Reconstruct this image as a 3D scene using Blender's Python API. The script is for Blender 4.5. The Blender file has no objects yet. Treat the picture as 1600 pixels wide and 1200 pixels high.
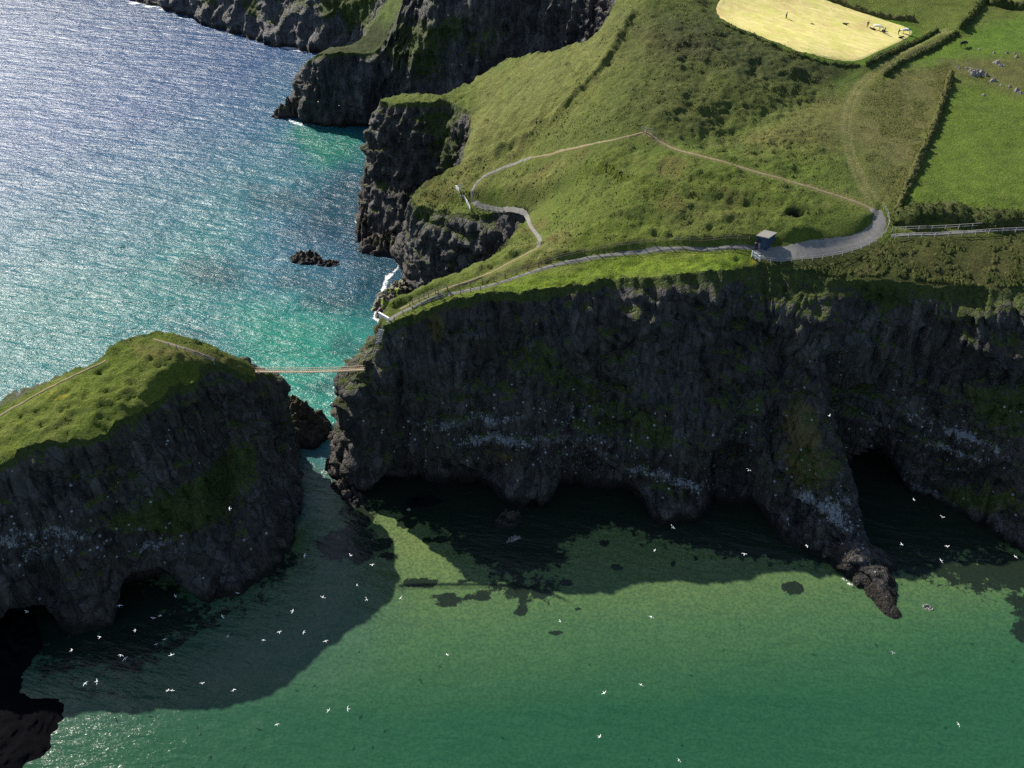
import bpy, math, random, os, time
import numpy as np
from mathutils import Vector, Matrix
T0 = time.time()
sc = bpy.context.scene
# ------------------------------------------------------------------ camera
CAM_H = 123.0; PITCH = math.radians(38.0); FOC = 1386.0
cam_d = bpy.data.cameras.new('camera'); cam = bpy.data.objects.new('camera', cam_d)
sc.collection.objects.link(cam); sc.camera = cam
cam.location = (0, 0, CAM_H); cam.rotation_euler = (math.radians(90) - PITCH, 0, 0)
cam_d.sensor_width = 36; cam_d.lens = FOC / 1600 * 36; cam_d.clip_start = 0.5; cam_d.clip_end = 20000
# ------------------------------------------------------------------ sky, sun, exposure
SUN_EL = math.radians(38.0); SUN_DIR = Vector((-0.92, 0.90, 0)).normalized()   # towards the sun
world = bpy.data.worlds.new('World'); sc.world = world; world.use_nodes = True
wn = world.node_tree; bg = wn.nodes['Background']
sky = wn.nodes.new('ShaderNodeTexSky'); sky.sky_type = 'NISHITA'; sky.sun_disc = False
sky.sun_elevation = SUN_EL; sky.sun_rotation = math.atan2(SUN_DIR.x, SUN_DIR.y); sky.altitude = 100
sky.dust_density = 1.0; sky.ozone_density = 2.0
wn.links.new(sky.outputs[0], bg.inputs[0]); bg.inputs[1].default_value = 0.09
sun_d = bpy.data.lights.new('sun', 'SUN'); sun_d.energy = 5.0; sun_d.angle = math.radians(0.53); sun_d.color = (1.0, 0.94, 0.84)
sun = bpy.data.objects.new('sun', sun_d); sc.collection.objects.link(sun)
sd = Vector((SUN_DIR.x * math.cos(SUN_EL), SUN_DIR.y * math.cos(SUN_EL), math.sin(SUN_EL)))
sun.rotation_euler = sd.to_track_quat('Z', 'Y').to_euler(); sun.location = (0, 0, 200)
sc.view_settings.view_transform = 'Standard'; sc.view_settings.look = 'None'
sc.view_settings.exposure = 0.6; sc.view_settings.gamma = 1.0
sc.render.engine = 'CYCLES'; sc.cycles.max_bounces = 5; sc.cycles.use_denoising = False; sc.cycles.use_adaptive_sampling = False; sc.cycles.sample_clamp_direct = 2.0

# ------------------------------------------------------------------ numeric helpers
CP, SP = math.cos(PITCH), math.sin(PITCH)
def P(px, py, z):
    """world point seen at photo pixel (1600x1200) px,py lying at height z"""
    dx = px - 800.0; dy = 600.0 - py
    d = np.array([dx, FOC * CP + dy * SP, -FOC * SP + dy * CP])
    t = (z - CAM_H) / d[2]
    return np.array([0, 0, CAM_H]) + d * t
def proj(X, Y, Z):
    dz = Z - CAM_H
    dep = Y * CP - dz * SP; up = Y * SP + dz * CP
    dep = np.maximum(dep, 1e-3)
    return 800 + FOC * X / dep, 600 - FOC * up / dep
_rs = np.random.RandomState(7)
_perm = np.concatenate([_rs.permutation(256)] * 3).astype(np.int64)
_g3 = _rs.normal(size=(256, 3)); _g3 /= np.linalg.norm(_g3, axis=1)[:, None]; _g3 = _g3.astype(np.float32)
def noise3(x, y, z=0.0, seed=0):
    x = np.asarray(x, np.float32) + seed * 17.31; y = np.asarray(y, np.float32) - seed * 9.7; z = np.asarray(z, np.float32) + seed * 3.1
    x, y, z = np.broadcast_arrays(x, y, z)
    xi = np.floor(x); yi = np.floor(y); zi = np.floor(z)
    fx = x - xi; fy = y - yi; fz = z - zi
    xi = xi.astype(np.int64) & 255; yi = yi.astype(np.int64) & 255; zi = zi.astype(np.int64) & 255
    u = fx * fx * fx * (fx * (fx * 6 - 15) + 10); v = fy * fy * fy * (fy * (fy * 6 - 15) + 10); w = fz * fz * fz * (fz * (fz * 6 - 15) + 10)
    out = 0
    for a in (0, 1):
        for b in (0, 1):
            hb = _perm[_perm[xi + a] + yi + b]
            for c in (0, 1):
                g = _g3[_perm[hb + zi + c]]
                d = g[..., 0] * (fx - a) + g[..., 1] * (fy - b) + g[..., 2] * (fz - c)
                out = out + d * (u if a else 1 - u) * (v if b else 1 - v) * (w if c else 1 - w)
    return out * 1.5
def fbm(x, y, z=0.0, octs=4, seed=0, gain=0.5, lac=2.03):
    s = 0; a = 1.0; f = 1.0
    for o in range(octs):
        s = s + a * noise3(x * f, y * f, np.asarray(z) * f, seed + o * 5); a *= gain; f *= lac
    return s
def ridged(x, y, z=0.0, octs=3, seed=0):
    s = 0; a = 1.0; f = 1.0
    for o in range(octs):
        s = s + a * (1 - 2 * np.abs(noise3(x * f, y * f, np.asarray(z) * f, seed + o * 5))); a *= 0.5; f *= 2.1
    return s
def sstep(a, b, x):
    t = np.clip((x - a) / (b - a), 0, 1); return t * t * (3 - 2 * t)
def poly_dist(X, Y, pts, maxd):
    """distance, signed side (+ = left of the direction), nearest parameter for points near a polyline"""
    D = np.full(X.shape, 1e9, np.float32); S = np.zeros(X.shape, np.float32)
    for k in range(len(pts) - 1):
        ax, ay = pts[k][0], pts[k][1]; bx, by = pts[k + 1][0], pts[k + 1][1]
        m = (X > min(ax, bx) - maxd) & (X < max(ax, bx) + maxd) & (Y > min(ay, by) - maxd) & (Y < max(ay, by) + maxd)
        if not m.any(): continue
        x = X[m]; y = Y[m]; vx = bx - ax; vy = by - ay; L = vx * vx + vy * vy + 1e-9
        t = np.clip(((x - ax) * vx + (y - ay) * vy) / L, 0, 1)
        d = np.hypot(x - ax - t * vx, y - ay - t * vy); c = vx * (y - ay) - vy * (x - ax)
        old = D[m]; so = S[m]; nb = d < old
        old[nb] = d[nb]; so[nb] = np.sign(c[nb]); D[m] = old; S[m] = so
    return D, S
def inside(X, Y, poly):
    """even-odd test, vectorised"""
    X = np.asarray(X); Y = np.asarray(Y); r = np.zeros(X.shape, bool); n = len(poly)
    xs = [p[0] for p in poly]; ys = [p[1] for p in poly]
    bb = (X >= min(xs)) & (X <= max(xs)) & (Y >= min(ys)) & (Y <= max(ys))
    x = X[bb]; y = Y[bb]; q = np.zeros(x.shape, bool)
    for k in range(n):
        x1, y1 = poly[k][0], poly[k][1]; x2, y2 = poly[(k + 1) % n][0], poly[(k + 1) % n][1]
        if y1 == y2: continue
        c = ((y1 > y) != (y2 > y)) & (x < (x2 - x1) * (y - y1) / (y2 - y1) + x1)
        q ^= c
    r[bb] = q; return r
def soft_poly(X, Y, poly, soft):
    """1 inside, falling to 0 over `soft` around the outline"""
    ins = inside(X, Y, poly); D, _ = poly_dist(X, Y, list(poly) + [poly[0]], soft * 1.2)
    return np.where(ins, np.clip(.5 + D / soft * .5, 0, 1), np.clip(.5 - D / soft * .5, 0, 1))
def grid_mask(xs, ys, poly):
    """scanline fill of polygon on a regular grid -> bool [len(ys), len(xs)]"""
    m = np.zeros((len(ys), len(xs)), bool); P0 = np.asarray(poly)[:, :2]; P1 = np.roll(P0, -1, axis=0)
    for j, y in enumerate(ys):
        c = (P0[:, 1] > y) != (P1[:, 1] > y)
        if not c.any(): continue
        a = P0[c]; b = P1[c]; xi = np.sort(a[:, 0] + (y - a[:, 1]) / (b[:, 1] - a[:, 1]) * (b[:, 0] - a[:, 0]))
        m[j] = np.searchsorted(xi, xs) % 2 == 1
    return m
class TPS:
    def __init__(s, pts, lam=0.5):
        p = np.array(pts, float); s.p = p[:, :2] / 50.0; n = len(p)
        r = np.hypot(s.p[:, None, 0] - s.p[None, :, 0], s.p[:, None, 1] - s.p[None, :, 1])
        K = np.where(r > 0, r * r * np.log(r + 1e-12), 0) + np.eye(n) * lam * 0.01
        Q = np.c_[np.ones(n), s.p]; A = np.zeros((n + 3, n + 3)); A[:n, :n] = K; A[:n, n:] = Q; A[n:, :n] = Q.T
        s.w = np.linalg.solve(A, np.r_[p[:, 2], 0, 0, 0])
    def __call__(s, X, Y):
        X = np.asarray(X, np.float32) / 50; Y = np.asarray(Y, np.float32) / 50; n = len(s.p)
        out = s.w[n] + s.w[n + 1] * X + s.w[n + 2] * Y
        for i in range(n):
            r2 = (X - s.p[i, 0]) ** 2 + (Y - s.p[i, 1]) ** 2
            out = out + s.w[i] * 0.5 * r2 * np.log(r2 + 1e-12)
        return out
def resample(pts, step):
    pts = np.asarray(pts, float); seg = np.linalg.norm(np.diff(pts, axis=0), axis=1); s = np.r_[0, np.cumsum(seg)]
    n = max(2, int(s[-1] / step) + 1); t = np.linspace(0, s[-1], n)
    return np.stack([np.interp(t, s, pts[:, k]) for k in range(pts.shape[1])], 1)
def smooth_line(pts, it=2):
    pts = np.asarray(pts, float)
    for _ in range(it):     # Chaikin
        q = [pts[0]]
        for a, b in zip(pts[:-1], pts[1:]): q += [a * .75 + b * .25, a * .25 + b * .75]
        q.append(pts[-1]); pts = np.array(q)
    return pts
def gsm(A, sig):
    k = int(sig * 3) + 1; w = np.exp(-0.5 * (np.arange(-k, k + 1) / sig) ** 2); w /= w.sum()
    B = np.concatenate([np.repeat(A[:1], k, 0), A, np.repeat(A[-1:], k, 0)], 0)
    return sum(w[i] * B[i:i + len(A)] for i in range(2 * k + 1))

# ------------------------------------------------------------------ blender helpers
def tag(o, label=None, cat=None, group=None, kind=None):
    if label: o['label'] = label
    if cat: o['category'] = cat
    if group: o['group'] = group
    if kind: o['kind'] = kind
    return o
def mesh_np(name, V, F, mat, parent=None, smooth=True, attrs=None):
    me = bpy.data.meshes.new(name); V = np.asarray(V, np.float32); F = np.asarray(F, np.int32); n = F.shape[1]
    me.vertices.add(len(V)); me.vertices.foreach_set('co', V.ravel())
    me.loops.add(F.size); me.loops.foreach_set('vertex_index', F.ravel())
    me.polygons.add(len(F)); me.polygons.foreach_set('loop_start', np.arange(0, F.size, n, dtype=np.int32))
    try: me.polygons.foreach_set('loop_total', np.full(len(F), n, np.int32))
    except Exception: pass
    me.polygons.foreach_set('use_smooth', np.full(len(F), smooth, bool))
    me.update(calc_edges=True); me.validate()
    for k, A in (attrs or {}).items():
        at = me.attributes.new(k, 'FLOAT_COLOR', 'POINT'); A = np.asarray(A, np.float32)
        if A.shape[1] == 3: A = np.c_[A, np.ones(len(A), np.float32)]
        at.data.foreach_set('color', A.ravel())
    me.materials.append(mat)
    o = bpy.data.objects.new(name, me); sc.collection.objects.link(o); o.parent = parent
    return o
def grid_faces(nr, nc, mask=None):
    i = np.arange(nr * nc).reshape(nr, nc)
    F = np.stack([i[:-1, :-1], i[:-1, 1:], i[1:, 1:], i[1:, :-1]], -1)
    return F[mask] if mask is not None else F.reshape(-1, 4)
class MB:
    """collects simple solids into one mesh"""
    def __init__(s): s.v = []; s.f = []
    def add(s, V, F):
        b = len(s.v); s.v += [tuple(map(float, p)) for p in V]; s.f += [tuple(b + k for k in f) for f in F]; return s
    def box(s, c, sx, sy, sz, rz=0, top=1.0):
        c = np.array(c, float); R = np.array([[math.cos(rz), -math.sin(rz)], [math.sin(rz), math.cos(rz)]]); V = []
        for z, k in ((-.5, 1), (.5, top)):
            for x, y in ((-.5, -.5), (.5, -.5), (.5, .5), (-.5, .5)):
                q = R @ np.array([x * sx * k, y * sy * k]); V.append((c[0] + q[0], c[1] + q[1], c[2] + z * sz))
        return s.add(V, [(3, 2, 1, 0), (4, 5, 6, 7), (0, 1, 5, 4), (1, 2, 6, 5), (2, 3, 7, 6), (3, 0, 4, 7)])
    def bar(s, a, b, r, n=5, r2=None, flat=None):
        a = np.array(a, float); b = np.array(b, float); d = b - a; L = np.linalg.norm(d)
        if L < 1e-6: return s
        d /= L; u = np.cross(d, [0, 0, 1]); 
        if np.linalg.norm(u) < 1e-3: u = np.array([1., 0, 0])
        u /= np.linalg.norm(u); w = np.cross(u, d); r2 = r if r2 is None else r2; V = []
        for c, rr in ((a, r), (b, r2)):
            for k in range(n):
                t = 2 * math.pi * (k + .5) / n; V.append(c + rr * (math.cos(t) * u + (flat or 1) * math.sin(t) * w))
        F = [(k, (k + 1) % n, n + (k + 1) % n, n + k) for k in range(n)] + [tuple(range(n))[::-1], tuple(range(n, 2 * n))]
        return s.add(V, F)
    def tube(s, pts, r, n=5):
        for a, b in zip(pts[:-1], pts[1:]): s.bar(a, b, r, n)
        return s
    def build(s, name, mat, parent=None, smooth=False):
        me = bpy.data.meshes.new(name); me.from_pydata(s.v, [], s.f); me.update()
        if smooth: me.polygons.foreach_set('use_smooth', [True] * len(me.polygons))
        me.materials.append(mat); o = bpy.data.objects.new(name, me); sc.collection.objects.link(o); o.parent = parent
        return o
def empty(name, loc, rz=0):
    o = bpy.data.objects.new(name, None); sc.collection.objects.link(o); o.location = [float(q) for q in loc]; o.rotation_euler = (0, 0, rz)
    o.empty_display_size = .3; return o

# ------------------------------------------------------------------ materials
class NT:
    def __init__(s, name):
        s.m = bpy.data.materials.new(name); s.m.use_nodes = True; s.t = s.m.node_tree; s.b = s.t.nodes['Principled BSDF']
    def n(s, typ, **kw):
        nd = s.t.nodes.new('ShaderNode' + typ)
        for k, v in kw.items(): setattr(nd, k, v)
        return nd
    def L(s, a, b): s.t.links.new(a, b)
    def setv(s, sock, v):
        if hasattr(v, 'bl_rna') and hasattr(v, 'is_output'): s.L(v, sock)
        elif isinstance(v, (tuple, list)) and len(v) == 3 and sock.type == 'RGBA': sock.default_value = (*v, 1)
        else: sock.default_value = v
    def pos(s):
        if not hasattr(s, '_p'): s._p = s.n('NewGeometry').outputs['Position']
        return s._p
    def obj(s):
        return s.n('TexCoord').outputs['Object']
    def noise(s, scale, detail=3, rough=.55, vec=None, stretch=None, dist=0):
        v = vec or s.pos()
        if stretch:
            mp = s.n('Mapping'); s.L(v, mp.inputs[0]); mp.inputs['Scale'].default_value = stretch
            if len(stretch) == 3: v = mp.outputs[0]
        nd = s.n('TexNoise'); s.L(v, nd.inputs['Vector']); nd.inputs['Scale'].default_value = scale
        nd.inputs['Detail'].default_value = detail; nd.inputs['Roughness'].default_value = rough; nd.inputs['Distortion'].default_value = dist
        return nd.outputs['Fac']
    def math(s, op, a, b=0.0, c=None, clamp=False):
        nd = s.n('Math', operation=op); nd.use_clamp = clamp; s.setv(nd.inputs[0], a); s.setv(nd.inputs[1], b)
        if c is not None: s.setv(nd.inputs[2], c)
        return nd.outputs[0]
    def ramp(s, fac, a, b, lo=0.0, hi=1.0):
        nd = s.n('MapRange'); nd.clamp = True; s.setv(nd.inputs[0], fac); s.setv(nd.inputs[1], a); s.setv(nd.inputs[2], b); s.setv(nd.inputs[3], lo); s.setv(nd.inputs[4], hi)
        return nd.outputs[0]
    def mix(s, fac, a, b, blend='MIX'):
        nd = s.n('MixRGB', blend_type=blend); s.setv(nd.inputs[0], fac); s.setv(nd.inputs[1], a); s.setv(nd.inputs[2], b); return nd.outputs[0]
    def attr(s, name):
        return s.n('Attribute', attribute_name=name).outputs['Color']
    def sep(s, c):
        nd = s.n('SeparateColor'); s.L(c, nd.inputs[0]); return nd.outputs
    def bump(s, h, strength, dist, normal=None):
        nd = s.n('Bump'); s.L(h, nd.inputs['Height']); nd.inputs['Strength'].default_value = strength; nd.inputs['Distance'].default_value = dist
        if normal: s.L(normal, nd.inputs['Normal'])
        return nd.outputs[0]
    def out(s, col=None, rough=None, normal=None, spec=None):
        if col is not None: s.setv(s.b.inputs['Base Color'], col)
        if rough is not None: s.setv(s.b.inputs['Roughness'], rough)
        if normal is not None: s.L(normal, s.b.inputs['Normal'])
        if spec is not None: s.b.inputs['Specular IOR Level'].default_value = spec
        return s.m
def mat_plain(name, col, rough=.6, var=.25, scale=6, metal=0):
    N = NT(name); f = N.noise(scale, 3, vec=N.obj()); c = N.mix(1.0, col, N.mix(f, (1 - var,) * 3, (1 + var * .6,) * 3), 'MULTIPLY')
    N.b.inputs['Metallic'].default_value = metal
    return N.out(c, rough, spec=.3)
def mat_ground():
    N = NT('grass_ground'); base = N.attr('Col')
    f1 = N.noise(.35, 5, .65); f2 = N.noise(2.2, 4, .7); f3 = N.noise(.9, 4, .6, stretch=(1.0, .45, 1.0))
    c = N.mix(1.0, base, N.mix(N.ramp(f1, .3, .7), (.86, .90, .84), (1.42, 1.38, 1.3)), 'MULTIPLY')
    c = N.mix(1.0, c, N.mix(N.ramp(f2, .32, .68), (.62, .68, .6), (1.34, 1.28, 1.2)), 'MULTIPLY')
    c = N.mix(N.ramp(f3, .5, .72, 0, .38), c, N.mix(.5, c, (.20, .17, .07)))
    h = N.math('ADD', N.math('MULTIPLY', f2, 1.0), N.math('MULTIPLY', N.noise(6, 3, .7), .45))
    return N.out(c, .85, N.bump(h, 1.0, .55), .15)
def mat_rock():
    N = NT('basalt_rock'); M = N.sep(N.attr('Mask')); g, w, o = M[0], M[1], M[2]
    col = N.noise(1.1, 4, .6, stretch=(1.0, 1.0, .12)); f1 = N.noise(.25, 5, .65); f2 = N.noise(2.5, 5, .7)
    tone = N.math('ADD', N.math('MULTIPLY', col, .38), N.math('ADD', N.math('MULTIPLY', f1, .30), N.math('MULTIPLY', N.noise(.09, 3, .5), .32)))
    c = N.mix(N.ramp(tone, .37, .62), (.021, .020, .020), (.185, .168, .150))
    mp = N.n('Mapping'); N.L(N.pos(), mp.inputs[0]); mp.inputs['Scale'].default_value = (1, 1, .12); wn_ = N.n('VectorMath', operation='ADD'); N.L(mp.outputs[0], wn_.inputs[0])
    cn = N.n('TexNoise'); N.L(mp.outputs[0], cn.inputs['Vector']); cn.inputs['Scale'].default_value = .8; cn.inputs['Detail'].default_value = 4; N.L(cn.outputs['Color'], wn_.inputs[1])
    vc = N.n('TexVoronoi', feature='DISTANCE_TO_EDGE'); N.L(wn_.outputs[0], vc.inputs['Vector']); vc.inputs['Scale'].default_value = .55
    crk = N.ramp(vc.outputs['Distance'], .0, .09); c = N.mix(N.math('MULTIPLY', N.math('SUBTRACT', 1.0, crk), .5), c, (.008, .008, .009))
    vd = N.n('TexVoronoi', feature='F1'); N.L(wn_.outputs[0], vd.inputs['Vector']); vd.inputs['Scale'].default_value = .55; c = N.mix(1.0, c, N.mix(N.sep(vd.outputs['Color'])[0], (.65,) * 3, (1.35,) * 3), 'MULTIPLY')
    c = N.mix(N.ramp(N.noise(.16, 4, .6), .45, .7, 0, .6), c, (.085, .068, .050))
    c = N.mix(N.ramp(f2, .35, .7, .0, .45), c, (.012, .012, .013))
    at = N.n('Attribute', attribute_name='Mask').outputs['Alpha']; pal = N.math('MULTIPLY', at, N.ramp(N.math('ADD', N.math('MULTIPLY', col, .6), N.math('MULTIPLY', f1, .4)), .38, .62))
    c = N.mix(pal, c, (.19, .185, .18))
    oc = N.mix(f2, (.15, .11, .025), (.20, .17, .06))
    c = N.mix(N.math('MULTIPLY', N.ramp(N.math('ADD', o, N.math('MULTIPLY', N.math('SUBTRACT', N.noise(.7, 4, .7), .5), 1.3)), .45, .6), .85), c, oc)
    gc = N.mix(N.ramp(N.noise(1.6, 4, .7), .3, .7), (.032, .055, .010), (.115, .14, .030))
    gf = N.ramp(N.math('ADD', g, N.math('MULTIPLY', N.math('SUBTRACT', N.noise(.8, 5, .72), .5), 1.5)), .47, .56)
    c = N.mix(gf, c, gc)
    sp = N.math('ADD', N.math('MULTIPLY', N.noise(2.3, 3, .75, stretch=(1, 1, .4), dist=.4), .8), N.math('MULTIPLY', N.noise(.35, 3, .6), .25))
    wf = N.ramp(N.math('ADD', N.math('MULTIPLY', w, .26), sp), .80, .86)
    c = N.mix(N.math('MULTIPLY', wf, .75), c, (.45, .47, .48))
    dv2 = N.n('TexVoronoi', feature='F1'); N.L(N.pos(), dv2.inputs['Vector']); dv2.inputs['Scale'].default_value = .95
    dot = N.math('MULTIPLY', N.ramp(dv2.outputs['Distance'], .24, .19), N.math('GREATER_THAN', N.math('ADD', N.sep(dv2.outputs['Color'])[0], N.math('MULTIPLY', w, .50)), 1.03))
    c = N.mix(N.math('MULTIPLY', dot, .85), c, (.62, .64, .66))
    wet = N.ramp(N.n('SeparateXYZ').outputs[2], 0, 1) if False else None
    sx = N.n('SeparateXYZ'); N.L(N.pos(), sx.inputs[0])
    lowb = N.ramp(N.math('ADD', sx.outputs[2], N.math('MULTIPLY', N.noise(.5, 3), 3.0)), 2.2, 4.2)
    c = N.mix(lowb, N.mix(N.noise(1.2, 3), (.010, .009, .008), (.030, .024, .018)), c)
    h = N.math('ADD', N.math('ADD', N.math('MULTIPLY', col, 1.2), N.math('MULTIPLY', crk, .35)), N.math('ADD', N.math('MULTIPLY', f2, .6), N.math('MULTIPLY', N.noise(.7, 5, .7), 1.5)))
    return N.out(c, N.ramp(gf, 0, 1, .62, .9), N.bump(h, 1.0, 1.0), .3)
def mat_water():
    N = NT('sea_water'); base = N.attr('Col'); A = N.attr('Aux'); S = N.sep(A)   # R foam, G caustic light speckle painted over the sand, B wave strength
    vec = N.n('VectorRotate', rotation_type='Z_AXIS'); N.L(N.pos(), vec.inputs['Vector']); vec.inputs['Angle'].default_value = math.radians(14)
    v = vec.outputs[0]
    _sx = N.n('SeparateXYZ'); N.L(N.pos(), _sx.inputs[0]); N.sepy = _sx.outputs[1]
    w1 = N.noise(.55, 4, .6, vec=v, stretch=(.42, 1.25, 1), dist=.3)
    w2 = N.noise(2.1, 3, .62, vec=v, stretch=(.6, 1.15, 1), dist=.4)
    w0 = N.noise(.13, 3, .5, vec=v, stretch=(.45, 1.5, 1), dist=.5)
    w3 = N.noise(.06, 3, .5, vec=v)
    h = N.math('ADD', N.math('MULTIPLY', w1, .70), N.math('ADD', N.math('MULTIPLY', w2, .15), N.math('MULTIPLY', w0, 1.3)))
    h = N.math('MULTIPLY', h, N.math('MULTIPLY', S[2], N.ramp(w3, .3, .7, .75, 1.15)))
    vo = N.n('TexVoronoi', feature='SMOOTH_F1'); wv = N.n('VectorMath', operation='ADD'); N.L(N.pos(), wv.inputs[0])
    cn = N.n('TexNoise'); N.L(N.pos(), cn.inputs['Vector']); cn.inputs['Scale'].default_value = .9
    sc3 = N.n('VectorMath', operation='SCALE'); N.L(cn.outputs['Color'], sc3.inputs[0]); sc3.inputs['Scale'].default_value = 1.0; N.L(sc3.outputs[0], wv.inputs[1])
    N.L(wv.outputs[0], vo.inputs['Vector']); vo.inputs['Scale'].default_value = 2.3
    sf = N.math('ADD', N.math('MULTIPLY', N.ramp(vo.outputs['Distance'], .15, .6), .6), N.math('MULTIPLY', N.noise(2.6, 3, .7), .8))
    sp = N.mix(N.ramp(sf, .5, 1.08), (.84, .89, .86), (1.62, 1.38, 1.2))  # bright caustic net of the shallows painted into the water colour
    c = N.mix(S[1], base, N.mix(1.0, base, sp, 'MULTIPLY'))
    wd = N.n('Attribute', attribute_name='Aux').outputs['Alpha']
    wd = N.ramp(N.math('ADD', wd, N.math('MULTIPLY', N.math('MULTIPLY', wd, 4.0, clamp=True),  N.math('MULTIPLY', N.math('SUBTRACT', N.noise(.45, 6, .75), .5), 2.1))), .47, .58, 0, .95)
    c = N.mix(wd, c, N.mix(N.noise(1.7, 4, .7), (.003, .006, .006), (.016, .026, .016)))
    ff = N.ramp(N.math('ADD', S[0], N.math('MULTIPLY', N.math('SUBTRACT', N.noise(1.1, 5, .75), .5), 1.6)), .55, .72)
    c = N.mix(ff, c, (.78, .80, .80))
    N.b.inputs['IOR'].default_value = 1.333
    return N.out(c, N.math('ADD', N.math('ADD', N.ramp(S[2], .36, 1.0, .12, .20), N.ramp(N.sepy, 200, 420, 0, .09)), N.math('MULTIPLY', ff, .4)), N.bump(h, 1.0, 1.0), .5)
def mat_path(name, a, b, rough=.9):
    N = NT(name); f = N.noise(1.3, 5, .7); f2 = N.noise(9, 3, .6)
    c = N.mix(N.ramp(f, .3, .7), a, b); c = N.mix(1.0, c, N.mix(f2, (.8,) * 3, (1.2,) * 3), 'MULTIPLY')
    c = N.mix(N.ramp(N.noise(.5, 5, .75), .60, .68, 0, .55), c, (.09, .11, .03))
    return N.out(c, rough, N.bump(f2, .6, .05), .2)
M_GROUND = mat_ground(); M_ROCK = mat_rock(); M_WATER = mat_water()
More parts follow.
